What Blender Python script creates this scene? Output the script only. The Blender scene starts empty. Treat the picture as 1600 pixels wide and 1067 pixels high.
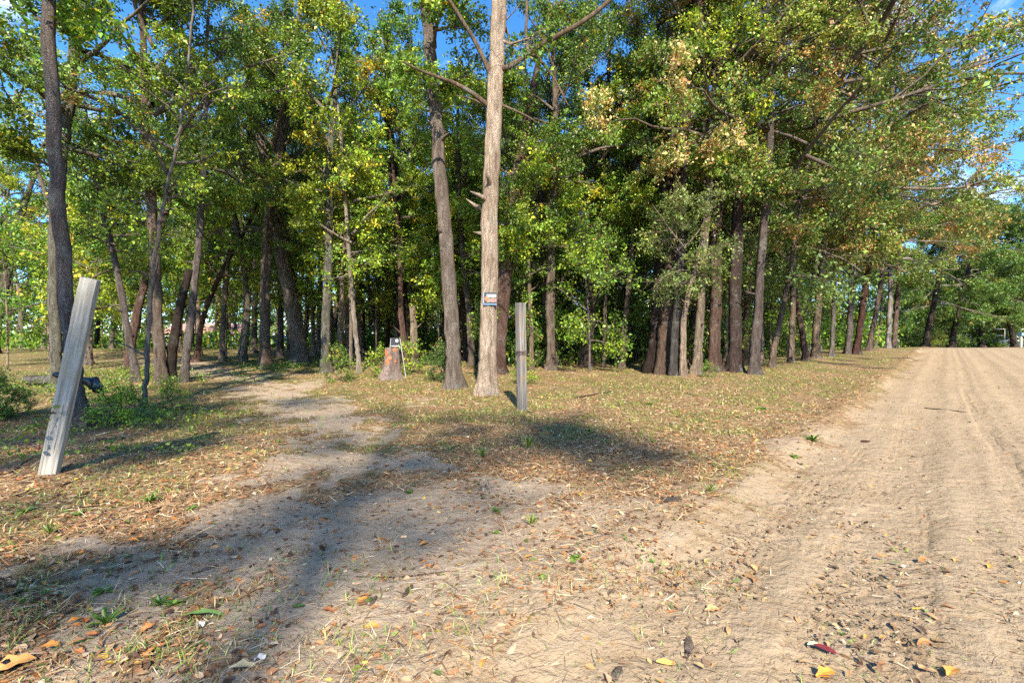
import bpy, math, random
import numpy as np
from mathutils import Vector, Matrix

random.seed(7)
RNG = np.random.default_rng(7)
scene = bpy.context.scene
COL = scene.collection
PI = math.pi

# ------------------------------------------------------------------ camera, sky, sun, exposure
CAM_H = 1.3
FPX, CX, HY = 755.0, 800.0, 540.0            # focal length / principal point in photo pixels (1600 wide)
cam_d = bpy.data.cameras.new('camera')
cam = bpy.data.objects.new('camera', cam_d)
COL.objects.link(cam)
cam.location = (0, 0, CAM_H)
cam.rotation_euler = (PI / 2, 0, 0)
cam_d.sensor_width = 36.0
cam_d.lens = 36.0 * FPX / 1600.0
cam_d.shift_y = (HY - 533.5) / 1600.0
cam_d.clip_end = 2000
scene.camera = cam

SUN_EL = math.radians(38)
SH = np.array([-0.115, 1.0]); SH /= np.linalg.norm(SH)      # direction shadows fall on the ground
LDIR = np.array([SH[0] * math.cos(SUN_EL), SH[1] * math.cos(SUN_EL), -math.sin(SUN_EL)])
sun_d = bpy.data.lights.new('sun', 'SUN')
sun_d.energy = 5.0
sun_d.angle = math.radians(0.6)
sun_d.color = (1.0, 0.92, 0.78)
sun = bpy.data.objects.new('sun', sun_d)
COL.objects.link(sun)
sun.rotation_euler = Vector(LDIR).to_track_quat('-Z', 'Y').to_euler()
sun.location = (3, -20, 30)

world = bpy.data.worlds.new('World')
scene.world = world
world.use_nodes = True
wn, wl = world.node_tree.nodes, world.node_tree.links
wn.clear()
w_out = wn.new('ShaderNodeOutputWorld')
w_bg = wn.new('ShaderNodeBackground')
w_sky = wn.new('ShaderNodeTexSky')
w_sky.sky_type = 'NISHITA'
w_sky.sun_disc = False
w_sky.sun_elevation = SUN_EL
w_sky.sun_rotation = math.atan2(-LDIR[0], -LDIR[1])
w_sky.air_density = 0.8
w_sky.dust_density = 0.0
w_sky.ozone_density = 4.0
w_hsv = wn.new('ShaderNodeHueSaturation')
w_hsv.inputs['Saturation'].default_value = 1.22
w_tc = wn.new('ShaderNodeTexCoord')
w_map = wn.new('ShaderNodeMapping')
w_map.inputs['Scale'].default_value = (1.0, 1.0, 2.0)
w_noi = wn.new('ShaderNodeTexNoise')
w_noi.inputs['Scale'].default_value = 3.1
w_noi.inputs['Detail'].default_value = 7
w_noi.inputs['Roughness'].default_value = 0.58
w_rmp = wn.new('ShaderNodeMapRange')
w_rmp.inputs['From Min'].default_value = 0.57
w_rmp.inputs['From Max'].default_value = 0.80
w_mix = wn.new('ShaderNodeMixRGB')
w_mix.inputs['Color2'].default_value = (8.5, 8.8, 9.2, 1)
wl.new(w_tc.outputs['Generated'], w_map.inputs['Vector'])
wl.new(w_map.outputs['Vector'], w_noi.inputs['Vector'])
wl.new(w_noi.outputs['Fac'], w_rmp.inputs['Value'])
wl.new(w_rmp.outputs['Result'], w_mix.inputs['Fac'])
wl.new(w_sky.outputs['Color'], w_hsv.inputs['Color'])
wl.new(w_hsv.outputs['Color'], w_mix.inputs['Color1'])
wl.new(w_mix.outputs['Color'], w_bg.inputs['Color'])
w_bg.inputs['Strength'].default_value = 0.15
wl.new(w_bg.outputs['Background'], w_out.inputs['Surface'])

scene.view_settings.view_transform = 'Standard'
scene.view_settings.look = 'None'
scene.view_settings.gamma = 1.0
scene.view_settings.use_curve_mapping = False
scene.view_settings.exposure = 1.42
scene.render.engine = 'CYCLES'
cy = scene.cycles
cy.max_bounces = 6
cy.diffuse_bounces = 4
cy.glossy_bounces = 2
cy.transmission_bounces = 4
cy.transparent_max_bounces = 4
cy.caustics_reflective = False
cy.caustics_refractive = False
cy.use_denoising = False

# ------------------------------------------------------------------ noise and terrain
def _hash(ix, iy, s):
    h = (ix.astype(np.int64) * 374761393 + iy.astype(np.int64) * 668265263 + s * 1442695041) & 0x7fffffff
    h = ((h ^ (h >> 13)) * 1274126177) & 0x7fffffff
    return ((h ^ (h >> 16)) & 0xffff) / 65535.0

def vnoise(x, y, s=0):
    x = np.asarray(x, float); y = np.asarray(y, float)
    ix, iy = np.floor(x), np.floor(y)
    fx, fy = x - ix, y - iy
    fx = fx * fx * (3 - 2 * fx); fy = fy * fy * (3 - 2 * fy)
    a = _hash(ix, iy, s); b = _hash(ix + 1, iy, s); c = _hash(ix, iy + 1, s); d = _hash(ix + 1, iy + 1, s)
    return (a * (1 - fx) + b * fx) * (1 - fy) + (c * (1 - fx) + d * fx) * fy

def fbm(x, y, s=0, o=4):
    t, a, n = 0, 0.5, 0
    for i in range(o):
        t = t + a * vnoise(np.asarray(x) * 2 ** i + 17 * i, np.asarray(y) * 2 ** i - 9 * i, s + i); n += a; a *= 0.5
    return t / n

def sstep(a, b, x):
    t = np.clip((np.asarray(x, float) - a) / (b - a), 0, 1)
    return t * t * (3 - 2 * t)

def base_h(y):
    y = np.asarray(y, float)
    t = np.clip((y - 8) / 28.0, 0, 1)
    soft = np.where(y < 8, 0, np.where(y < 36, 1.12 * t, 1.12))
    return soft

def poly_dist(x, y, P):
    """distance to a polyline and the parameter (index) of the nearest point"""
    x = np.asarray(x, float); y = np.asarray(y, float)
    best = np.full(x.shape, 1e9); par = np.zeros(x.shape); side = np.zeros(x.shape)
    for i in range(len(P) - 1):
        ax, ay = P[i]; bx, by = P[i + 1]
        dx, dy = bx - ax, by - ay
        L2 = dx * dx + dy * dy
        t = np.clip(((x - ax) * dx + (y - ay) * dy) / L2, 0, 1)
        ex, ey = x - ax - t * dx, y - ay - t * dy
        d = np.hypot(ex, ey)
        m = d < best
        best = np.where(m, d, best); par = np.where(m, i + t, par)
        side = np.where(m, np.sign(dx * ey - dy * ex), side)
    return best, par, side

def gp0(px, py):
    """ground point under a photo pixel (base terrain)"""
    k = (py - HY) / FPX
    y = (CAM_H + 0.32) / (k + 0.04) if k < CAM_H / 8 else CAM_H / k
    if y > 36: y = 36 if k <= 0 else min(0.18 / k, 90)
    return np.array([(px - CX) / FPX * y, y])

RO = np.array([3.18, 5.45]); RD = np.array([0.669, 0.743]); RN = np.array([0.743, -0.669])
def road_uv(x, y):
    rx, ry = np.asarray(x) - RO[0], np.asarray(y) - RO[1]
    return rx * RD[0] + ry * RD[1], rx * RN[0] + ry * RN[1]
ROAD_W = 6.6
TRACK = np.array([gp0(*p) for p in [(720, 1500), (640, 1067), (620, 900), (585, 790), (545, 700), (490, 640), (430, 607), (372, 586), (300, 572), (210, 562)]])
TRACK_W = np.array([1.4, 1.35, 1.35, 1.3, 1.2, 1.15, 1.1, 1.1, 1.2, 1.4])
EDGE = np.array([gp0(*p) for p in [(-300, 660), (0, 640), (130, 640), (300, 600), (520, 596), (700, 604), (850, 592), (1020, 586), (1180, 583), (1290, 561), (1340, 554), (1400, 545)]])
TREADS = [(np.array([gp0(*p) for p in [(1418, 566), (1421, 590), (1422, 640), (1417, 690), (1412, 780), (1408, 900), (1400, 1067)]]), 0.28, 5, .011),
          (np.array([gp0(*p) for p in [(1345, 760), (1325, 782), (1295, 825), (1275, 880), (1262, 960), (1250, 1067)]]), 0.2, 4, .012),
          (np.array([gp0(*p) for p in [(1500, 600), (1537, 667), (1600, 746), (1720, 900)]]), 0.09, 1, .012),
          (np.array([gp0(*p) for p in [(1390, 650), (1340, 720), (1260, 790), (1170, 840), (1060, 880), (960, 900)]]), 0.2, 4, .010),
          (np.array([gp0(*p) for p in [(1340, 690), (1270, 745), (1190, 845), (1130, 950), (1090, 1067)]]), 0.22, 4, .009)]

def H(x, y, fine=True):
    x = np.asarray(x, float); y = np.asarray(y, float)
    z = base_h(y)
    d, _, side = poly_dist(x, y, EDGE)
    z = z + 0.10 * np.exp(-(d / 1.2) ** 2) * sstep(2, 9, x)
    u, v = road_uv(x, y)
    on = sstep(-0.35, 0.15, v) * sstep(ROAD_W + .4, ROAD_W - .2, v)
    z = z - 0.07 * on
    z = z + 0.05 * np.exp(-((v + .25) / .28) ** 2) * (0.5 + fbm(x * 1.1, y * 1.1, 61, 2))
    near = np.exp(-((x ** 2 + (y - 4) ** 2) / 14.0 ** 2))
    rough = 1 - 0.65 * on
    z = z + near * rough * (0.10 * (fbm(x * .7, y * .7, 3, 3) - .5) + 0.035 * (fbm(x * 3, y * 3, 8, 3) - .5))
    dt, pt, _ = poly_dist(x, y, TRACK)
    z = z - 0.04 * np.exp(-(dt / 1.0) ** 2)
    return z

def tread_h(x, y):
    z = 0
    for P, w, n, amp in TREADS:
        d, par, side = poly_dist(x, y, P)
        s = d * side
        m = sstep(w * .62, w * .45, d)
        patch = sstep(.42, .66, fbm(np.asarray(x) * 1.3 + amp * 900, np.asarray(y) * 1.7, 77, 4) + .08) * (.5 + fbm(np.asarray(x) * 14, np.asarray(y) * 14, 12, 2))
        if n > 1:
            z = z + m * patch * amp * 1.15 * (np.cos(s / w * n * 2 * PI + 1.2 * fbm(np.asarray(x) * 2.2, np.asarray(y) * 2.2, 19, 2)) * (.2 + .9 * fbm(np.asarray(x) * 5, np.asarray(y) * 5, 14, 3)) - .3 + .12 * np.cos(par * 37 + s * 40 + 5 * fbm(np.asarray(x) * 3, np.asarray(y) * 3, 9, 2)))
        else:
            z = z - m * amp * (.5 + patch)
    return z

def sand_mask(x, y):
    x = np.asarray(x, float); y = np.asarray(y, float)
    n = fbm(x * 1.1, y * 1.1, 21, 4) - .5
    n2 = fbm(x * 4.5, y * 4.5, 31, 3) - .5
    u, v = road_uv(x, y)
    road = sstep(-0.25, 0.35, v + n * .9 + n2 * .5) * sstep(ROAD_W + .3, ROAD_W - .3, v + n)
    d, par, _ = poly_dist(x, y, TRACK)
    w = np.interp(par, np.arange(len(TRACK_W)), TRACK_W)
    tr = sstep(1.15, .25, d / w + n * 3.2 + n2 * 2.6) * .82
    road2 = .8 * sstep(-1.1, .5, v + n * 2.0 + n2 * 1.4) * sstep(5.5, 1.5, u) * sstep(ROAD_W, ROAD_W - .5, v)
    ap = np.exp(-(((x + .05) / 1.7) ** 2 + ((y - 3.0) / 1.7) ** 2))
    apron = np.clip(ap * 1.15 + n * 1.5 + n2 * 1.1 - .06, 0, .82) * sstep(.08, .4, ap)
    return np.clip(np.maximum(np.maximum(road, road2), np.maximum(tr, apron)), 0, 1)

def grey_mask(x, y):
    u, v = road_uv(x, y)
    return sstep(.1, -1.2, v + 1.2 * (fbm(np.asarray(x) * 1.3, np.asarray(y) * 1.3, 51, 3) - .5))

def grass_mask(x, y):
    x = np.asarray(x, float); y = np.asarray(y, float)
    n = fbm(x * .8 + 5, y * .8, 41, 4)
    g = sstep(.46, .66, n)
    u, v = road_uv(x, y)
    ver = sstep(-.3, -1.2, v) * sstep(6, 8.5, y)
    d2 = ((x + 3.2) / 1.6) ** 2 + ((y - 6.0) / 1.0) ** 2
    g = np.clip(g + .9 * np.exp(-d2) * sstep(.38, .6, fbm(x * 2, y * 2, 84, 3)), 0, 1)
    g = np.clip(g * (.5 + .5 * ver) + .45 * ver * (.2 + 1.8 * sstep(.4, .6, fbm(x * 2.2, y * 2.2, 83, 3))), 0, 1)
    return g * (1 - sand_mask(x, y) * .9)

def gp(px, py):
    p = gp0(px, py)
    for _ in range(4):
        z = float(H(p[0], p[1]))
        k = (py - HY) / FPX
        if k > 0.004 and CAM_H - z > .05:
            y = (CAM_H - z) / k
            y = min(max(y, 1), 60)
            y = .5 * y + .5 * p[1]
            p = np.array([(px - CX) / FPX * y, y])
    return Vector((p[0], p[1], float(H(p[0], p[1]))))

def at(px, py, Y):
    return Vector(((px - CX) / FPX * Y, Y, CAM_H + (HY - py) / FPX * Y))

# ------------------------------------------------------------------ mesh buffers
class Buf:
    def __init__(s): s.v, s.f, s.c, s.n = [], [], [], 0
    def add(s, v, f, c=None):
        v = np.asarray(v, np.float32).reshape(-1, 3)
        s.v.append(v); s.f.append(np.asarray(f, np.int64).reshape(-1, 4) + s.n); s.n += len(v)
        if c is not None:
            c = np.asarray(c, np.float32)
            if c.ndim == 1: c = np.tile(c, (len(v), 1))
            s.c.append(c)
        elif s.c: s.c.append(np.ones((len(v), 3), np.float32))
    def mesh(s, name, mat, smooth=False):
        V = np.concatenate(s.v); F = np.concatenate(s.f)
        m = bpy.data.meshes.new(name)
        m.vertices.add(len(V)); m.vertices.foreach_set('co', V.ravel())
        tri = F[:, 3] == F[:, 2]
        if tri.any():
            q, t = F[~tri], F[tri][:, :3]
            idx = np.concatenate([q.ravel(), t.ravel()])
            starts = np.concatenate([np.arange(len(q)) * 4, len(q) * 4 + np.arange(len(t)) * 3])
        else:
            idx = F.ravel(); starts = np.arange(len(F)) * 4
        m.loops.add(len(idx)); m.loops.foreach_set('vertex_index', idx.astype(np.int32))
        m.polygons.add(len(starts)); m.polygons.foreach_set('loop_start', starts.astype(np.int32))
        m.polygons.foreach_set('use_smooth', np.full(len(starts), smooth))
        m.update(calc_edges=True)
        if s.c:
            C = np.concatenate(s.c)
            a = m.color_attributes.new('col', 'FLOAT_COLOR', 'POINT')
            a.data.foreach_set('color', np.concatenate([C, np.ones((len(C), 1), np.float32)], 1).ravel())
        m.materials.append(mat)
        return m

def link(name, mesh, parent=None, loc=None, rot=None, scale=None):
    o = bpy.data.objects.new(name, mesh)
    COL.objects.link(o)
    if parent is not None: o.parent = parent
    if loc is not None: o.location = loc
    if rot is not None: o.rotation_euler = rot
    if scale is not None: o.scale = scale
    return o

def tag(o, label, cat, group=None):
    o['label'] = label; o['category'] = cat
    if group: o['group'] = group
    return o

def thing(name, label, cat, loc, rz=0, group=None):
    o = link(name, None, None, loc, (0, 0, rz))
    o.empty_display_size = .2
    return tag(o, label, cat, group)

def tube(buf, P, R, sides=8, rng=None, rough=0.0, col=None, flare=None, cap=True):
    P = np.asarray(P, float); R = np.asarray(R, float)
    T = np.gradient(P, axis=0); T /= np.linalg.norm(T, axis=1)[:, None] + 1e-9
    up = np.array([0, 1, 0.]) if abs(T[0][1]) < .9 else np.array([1., 0, 0])
    N = np.cross(T, up); N /= np.linalg.norm(N, axis=1)[:, None] + 1e-9
    B = np.cross(T, N)
    a = np.arange(sides) * 2 * PI / sides
    rr = R[:, None] * np.ones(sides)[None, :]
    if flare is not None:
        rr = rr * flare(P, a)
    if rough and rng is not None:
        rr = rr * (1 + rough * rng.normal(size=rr.shape))
    V = P[:, None, :] + rr[..., None] * (np.cos(a)[None, :, None] * N[:, None, :] + np.sin(a)[None, :, None] * B[:, None, :])
    n = len(P)
    i = np.arange(n - 1)[:, None]; j = np.arange(sides)[None, :]
    q = np.stack([i * sides + j, i * sides + (j + 1) % sides, (i + 1) * sides + (j + 1) % sides, (i + 1) * sides + j], -1).reshape(-1, 4)
    V = V.reshape(-1, 3)
    if cap:
        V = np.concatenate([V, P[-1:]])
        k = (n - 1) * sides
        c = np.array([[k + m, k + (m + 1) % sides, n * sides, n * sides] for m in range(sides)])
        q = np.concatenate([q, c])
    buf.add(V, q, col)

def box(buf, size, M=None, col=None, jitter=0, rng=None, seg=1):
    sx, sy, sz = [s / 2 for s in size]
    v = np.array([[x, y, z] for z in (-sz, sz) for y in (-sy, sy) for x in (-sx, sx)], float)
    f = np.array([[0, 2, 3, 1], [4, 5, 7, 6], [0, 1, 5, 4], [2, 6, 7, 3], [0, 4, 6, 2], [1, 3, 7, 5]])
    if M is not None:
        v = np.array([tuple(M @ Vector(p)) for p in v])
    buf.add(v, f, col)

# ------------------------------------------------------------------ materials
class NT:
    def __init__(s, name):
        s.m = bpy.data.materials.new(name); s.m.use_nodes = True
        s.t = s.m.node_tree; s.t.nodes.clear()
        s.out = s.n('ShaderNodeOutputMaterial')
    def n(s, k, **kw):
        n = s.t.nodes.new(k)
        for a, b in kw.items():
            if hasattr(n, a) and a not in n.inputs: setattr(n, a, b)
            else: n.inputs[a].default_value = b
        return n
    def l(s, a, b): s.t.links.new(a, b)
    def mix(s, f, a, b, mode='MIX'):
        n = s.t.nodes.new('ShaderNodeMixRGB'); n.blend_type = mode
        for k, x in (('Fac', f), ('Color1', a), ('Color2', b)):
            if hasattr(x, 'links') or isinstance(x, bpy.types.NodeSocket): s.l(x, n.inputs[k])
            elif k == 'Fac': n.inputs[k].default_value = x
            else: n.inputs[k].default_value = (*x, 1)
        return n.outputs['Color']
    def ramp(s, v, lo, hi):
        n = s.n('ShaderNodeMapRange'); n.inputs['From Min'].default_value = lo; n.inputs['From Max'].default_value = hi
        s.l(v, n.inputs['Value']); return n.outputs['Result']
    def noise(s, vec, scale, detail=4, rough=.55, dist=0):
        n = s.n('ShaderNodeTexNoise'); n.inputs['Scale'].default_value = scale; n.inputs['Detail'].default_value = detail
        n.inputs['Roughness'].default_value = rough; n.inputs['Distortion'].default_value = dist
        s.l(vec, n.inputs['Vector']); return n.outputs['Fac']
    def scaled(s, vec, sc):
        n = s.n('ShaderNodeMapping'); n.inputs['Scale'].default_value = sc; s.l(vec, n.inputs['Vector']); return n.outputs['Vector']
    def bump(s, h, st, d, nrm=None):
        n = s.n('ShaderNodeBump'); n.inputs['Strength'].default_value = st; n.inputs['Distance'].default_value = d
        s.l(h, n.inputs['Height'])
        if nrm is not None: s.l(nrm, n.inputs['Normal'])
        return n.outputs['Normal']
    def bsdf(s, col, rough=.8, spec=.3, nrm=None):
        n = s.n('ShaderNodeBsdfPrincipled')
        if isinstance(col, tuple): n.inputs['Base Color'].default_value = (*col, 1)
        else: s.l(col, n.inputs['Base Color'])
        n.inputs['Roughness'].default_value = rough; n.inputs['Specular IOR Level'].default_value = spec
        if nrm is not None: s.l(nrm, n.inputs['Normal'])
        return n
    def done(s, sh): s.l(sh, s.out.inputs['Surface']); return s.m

def mat_leaf(name, trans=.25, rough=.42, spec=.38):
    t = NT(name)
    a = t.n('ShaderNodeAttribute'); a.attribute_name = 'col'
    oi = t.n('ShaderNodeObjectInfo')
    hsv = t.n('ShaderNodeHueSaturation')
    t.l(t.ramp(oi.outputs['Random'], 0, 1), hsv.inputs['Hue'])
    mr = hsv.inputs['Hue'].links[0].from_node
    mr.inputs['To Min'].default_value = .485; mr.inputs['To Max'].default_value = .515
    m2 = t.n('ShaderNodeMath', operation='MULTIPLY'); m2.inputs[1].default_value = 7.31
    fr = t.n('ShaderNodeMath', operation='FRACT')
    t.l(oi.outputs['Random'], m2.inputs[0]); t.l(m2.outputs[0], fr.inputs[0])
    mv = t.n('ShaderNodeMapRange'); mv.inputs['To Min'].default_value = .82; mv.inputs['To Max'].default_value = 1.18
    t.l(fr.outputs[0], mv.inputs['Value']); t.l(mv.outputs['Result'], hsv.inputs['Value'])
    t.l(a.outputs['Color'], hsv.inputs['Color'])
    p = t.bsdf(hsv.outputs['Color'], rough, spec)
    tr = t.n('ShaderNodeBsdfTranslucent')
    t.l(t.mix(1, hsv.outputs['Color'], (1.5, 1.5, .7), 'MULTIPLY'), tr.inputs['Color'])
    mx = t.n('ShaderNodeMixShader'); mx.inputs[0].default_value = trans
    t.l(p.outputs[0], mx.inputs[1]); t.l(tr.outputs[0], mx.inputs[2])
    return t.done(mx.outputs[0])

def mat_attr(name, rough=.85, spec=.15, grain=0):
    t = NT(name)
    a = t.n('ShaderNodeAttribute'); a.attribute_name = 'col'
    c = a.outputs['Color']
    if grain:
        tc = t.n('ShaderNodeTexCoord')
        c = t.mix(.5, c, t.mix(t.noise(tc.outputs['Object'], grain, 3), (.35, .35, .35), (1.5, 1.5, 1.5)), 'MULTIPLY')
    return t.done(t.bsdf(c, rough, spec).outputs[0])

def mat_bark(name, sc=1.0, deep=1.0):
    t = NT(name)
    tc = t.n('ShaderNodeTexCoord'); oi = t.n('ShaderNodeObjectInfo')
    o = tc.outputs['Object']
    v = t.scaled(o, (16 * sc, 16 * sc, 2.6 * sc))
    n1 = t.noise(v, 1.0, 6, .62, .6)
    v2 = t.scaled(o, (34 * sc, 34 * sc, 7 * sc))
    vo = t.n('ShaderNodeTexVoronoi'); vo.feature = 'DISTANCE_TO_EDGE'; t.l(v2, vo.inputs['Vector'])
    crack = t.ramp(vo.outputs['Distance'], .0, .22)
    n2 = t.noise(o, 2.1, 4)
    n3 = t.noise(o, 9.0, 4)
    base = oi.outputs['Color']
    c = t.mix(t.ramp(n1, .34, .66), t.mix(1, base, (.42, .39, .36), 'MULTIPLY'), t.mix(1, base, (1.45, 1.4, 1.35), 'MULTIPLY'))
    n4 = t.noise(t.scaled(o, (4.5, 4.5, 1.1)), 1.0, 4, .6)
    c = t.mix(t.ramp(n4, .46, .62), c, t.mix(1, c, (.66, .62, .58), 'MULTIPLY'))
    c = t.mix(t.ramp(crack, 0.9, 0), c, t.mix(1, base, (.3, .26, .24), 'MULTIPLY'))
    lich = t.mix(1, t.ramp(n2, .55, .66), t.ramp(n3, .42, .6), 'MULTIPLY')
    sl = t.n('ShaderNodeMath', operation='MULTIPLY'); sl.inputs[1].default_value = .55
    t.l(lich, sl.inputs[0])
    c = t.mix(sl.outputs[0], c, (.33, .34, .28))
    h = t.mix(.5, n1, crack)
    return t.done(t.bsdf(c, .92, .12, t.bump(h, 1.0, .045 * deep)).outputs[0])

def mat_ground():
    t = NT('ground_soil')
    g = t.n('ShaderNodeNewGeometry'); P = g.outputs['Position']
    a1 = t.n('ShaderNodeAttribute'); a1.attribute_name = 'sand'
    a2 = t.n('ShaderNodeAttribute'); a2.attribute_name = 'grass'
    n_f = t.noise(P, 60, 5, .65); n_m = t.noise(P, 9, 5, .6, .4); n_g = t.noise(P, 260, 3, .7); n_l = t.noise(P, 1.4, 4)
    vo = t.n('ShaderNodeTexVoronoi'); vo.inputs['Scale'].default_value = 26; t.l(P, vo.inputs['Vector'])
    lit = t.mix(t.ramp(n_f, .33, .7), (.075, .047, .026), (.31, .20, .105))
    lit = t.mix(t.ramp(n_m, .45, .7), lit, (.38, .255, .135))
    hs = t.mix(.30, lit, vo.outputs['Color'], 'OVERLAY')
    lit = t.mix(.35, lit, hs)
    gr = t.mix(t.ramp(n_f, .3, .7), (.045, .06, .013), (.17, .18, .045))
    gm = t.n('ShaderNodeMath', operation='MULTIPLY'); t.l(a2.outputs['Fac'], gm.inputs[0]); t.l(t.ramp(n_m, .38, .6), gm.inputs[1])
    lit = t.mix(gm.outputs[0], lit, gr)
    sand = t.mix(t.ramp(n_l, .3, .7), (.255, .178, .102), (.335, .243, .147))
    sand = t.mix(t.ramp(n_m, .35, .7), sand, (.31, .232, .15))
    sand = t.mix(t.ramp(n_f, .62, .78), sand, (.17, .11, .065))
    sand = t.mix(t.ramp(n_g, .6, .8), sand, (.43, .33, .215))
    a3 = t.n('ShaderNodeAttribute'); a3.attribute_name = 'grey'
    sand = t.mix(a3.outputs['Fac'], sand, t.mix(1, sand, (1.03, 1.07, 1.18), 'MULTIPLY'))
    m = t.n('ShaderNodeMath', operation='ADD'); t.l(a1.outputs['Fac'], m.inputs[0])
    ms = t.n('ShaderNodeMath', operation='MULTIPLY_ADD'); ms.inputs[1].default_value = .7; ms.inputs[2].default_value = -.35
    t.l(n_m, ms.inputs[0]); t.l(ms.outputs[0], m.inputs[1])
    c = t.mix(t.ramp(m.outputs[0], .3, .72), lit, sand)
    b = t.bump(n_m, .8, .06); b = t.bump(n_f, .7, .014, b); b = t.bump(n_g, .35, .004, b)
    return t.done(t.bsdf(c, .95, .1, b).outputs[0])

def mat_wood(name, base, dark, stain=None):
    t = NT(name)
    tc = t.n('ShaderNodeTexCoord'); o = tc.outputs['Object']
    g = t.noise(t.scaled(o, (26, 26, .9)), 1.0, 4, .55, .8)
    g2 = t.noise(t.scaled(o, (14, 14, .7)), 1.0, 3, .5, 1.2)
    n = t.noise(o, 3, 4)
    c = t.mix(t.ramp(g, .35, .65), dark, base)
    c = t.mix(t.ramp(g2, .5, .72), c, tuple(x * .5 for x in dark))
    ck = t.noise(t.scaled(o, (55, 55, .45)), 1.0, 2, .5, .3)
    c = t.mix(t.ramp(ck, .66, .72), c, tuple(x * .22 for x in dark))
    g = t.mix(t.ramp(ck, .66, .74), g, (0, 0, 0))
    if stain: c = t.mix(t.ramp(n, .5, .72), c, stain)
    return t.done(t.bsdf(c, .85, .2, t.bump(g, .35, .005)).outputs[0])

def mat_plain(name, col, rough=.6, spec=.4, var=.25, sc=6, metal=0):
    t = NT(name)
    tc = t.n('ShaderNodeTexCoord')
    n = t.noise(tc.outputs['Object'], sc, 5)
    c = t.mix(t.ramp(n, .3, .7), tuple(x * (1 - var) for x in col), tuple(min(1, x * (1 + var)) for x in col))
    p = t.bsdf(c, rough, spec); p.inputs['Metallic'].default_value = metal
    return t.done(p.outputs[0])

M_LEAF = mat_leaf('leaf')
M_LITTER = mat_attr('dry_leaf', .75, .25)
M_BARK = mat_bark('bark')
M_BARKS = mat_bark('smooth_bark', 1.3, .5)
M_GROUND = mat_ground()
M_WOOD = mat_wood('weathered_timber', (.40, .375, .32), (.22, .195, .16), (.33, .27, .17))
M_POST = mat_wood('grey_timber', (.23, .21, .19), (.10, .085, .07), (.20, .13, .07))

# ------------------------------------------------------------------ ground sheets
def grid_object(name, X, Y, off, matl, extra=None, attr=True):
    nx, ny = X.shape[1], X.shape[0]
    Z = H(X, Y) + off
    if extra is not None: Z = Z + extra
    V = np.stack([X, Y, Z], -1).reshape(-1, 3)
    i = np.arange(ny - 1)[:, None]; j = np.arange(nx - 1)[None, :]
    q = np.stack([i * nx + j, i * nx + j + 1, (i + 1) * nx + j + 1, (i + 1) * nx + j], -1).reshape(-1, 4)
    b = Buf(); b.add(V, q)
    m = b.mesh(name, matl, True)
    for nm, fn in (('sand', sand_mask), ('grass', grass_mask), ('grey', grey_mask)):
        a = m.attributes.new(nm, 'FLOAT', 'POINT')
        a.data.foreach_set('value', fn(X, Y).astype(np.float32).ravel())
    o = link(name, m); o['kind'] = 'structure'
    return o

def spaced(lo, a, b, hi, step, grow=1.09):
    mid = list(np.arange(a, b + 1e-6, step))
    s, x, right = step, mid[-1], []
    while x < hi: s *= grow; x += s; right.append(min(x, hi))
    s, x, left = step, mid[0], []
    while x > lo: s *= grow; x -= s; left.append(max(x, lo))
    return np.array(left[::-1] + mid + right)

gx = spaced(-300, -6.5, 8, 300, .055)
gy = spaced(-60, 1.0, 10, 420, .052, 1.07)
GX, GY = np.meshgrid(gx, gy)
grid_object('ground', GX, GY, 0, M_GROUND)

uu = spaced(-30, -6, 6, 75, .03, 1.06)
vv = np.concatenate([np.arange(-.5, 3.2, .022), np.arange(3.2, ROAD_W + .31, .06)])
UU, VV = np.meshgrid(uu, vv)
RX = RO[0] + UU * RD[0] + VV * RN[0]; RY = RO[1] + UU * RD[1] + VV * RN[1]
edge_in = np.minimum(VV + .5, ROAD_W + .3 - VV) + .25 * (fbm(RX * 2, RY * 2, 5, 3) - .5)
lift = -.03 + .046 * sstep(.05, .4, edge_in)
fine = .02 * (fbm(RX * 8, RY * 8, 90, 4) - .5) * np.exp(-(RX ** 2 + RY ** 2) / 200)
rutw = .12 * (fbm(UU * .5, UU * 0, 23, 3) - .5)
for rv, rw, rd in ((.95, .22, .022), (2.55, .25, .026), (3.9, .25, .02), (1.75, .1, .012)):
    q = (VV - rv - rutw * 2) / rw
    fine = fine + rd * (-np.exp(-q ** 2) + .55 * np.exp(-((np.abs(q) - 1.6) / .55) ** 2)) * (.4 + fbm(UU * 1.5, VV * 3, 29, 3))
fine = fine + .035 * (fbm(UU * .9, VV * 1.6, 37, 3) - .5)
grid_object('dirt_road', RX, RY, lift, M_GROUND, tread_h(RX, RY) + fine)

# sandy track into the wood
def resample(P, step):
    P = np.asarray(P, float)
    d = np.concatenate([[0], np.cumsum(np.linalg.norm(np.diff(P, axis=0), axis=1))])
    s = np.arange(0, d[-1], step)
    out = np.stack([np.interp(s, d, P[:, k]) for k in range(P.shape[1])], 1)
    for _ in range(12):
        out[1:-1] = .25 * out[:-2] + .5 * out[1:-1] + .25 * out[2:]
    return out, np.interp(s, d, np.arange(len(P)))
TP, tpar = resample(TRACK[1:], .06)
TT = np.gradient(TP, axis=0); TT /= np.linalg.norm(TT, axis=1)[:, None]
TN = np.stack([TT[:, 1], -TT[:, 0]], 1)
ww = np.linspace(-1, 1, 48)
TW = np.interp(tpar + 1, np.arange(len(TRACK_W)), TRACK_W) * 1.0
TX = TP[None, :, 0] + ww[:, None] * TW[None, :] * TN[None, :, 0]
TY = TP[None, :, 1] + ww[:, None] * TW[None, :] * TN[None, :, 1]
e = (1 - np.abs(ww))[:, None] + .3 * (fbm(TX * 2, TY * 2, 15, 3) - .5)
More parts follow.
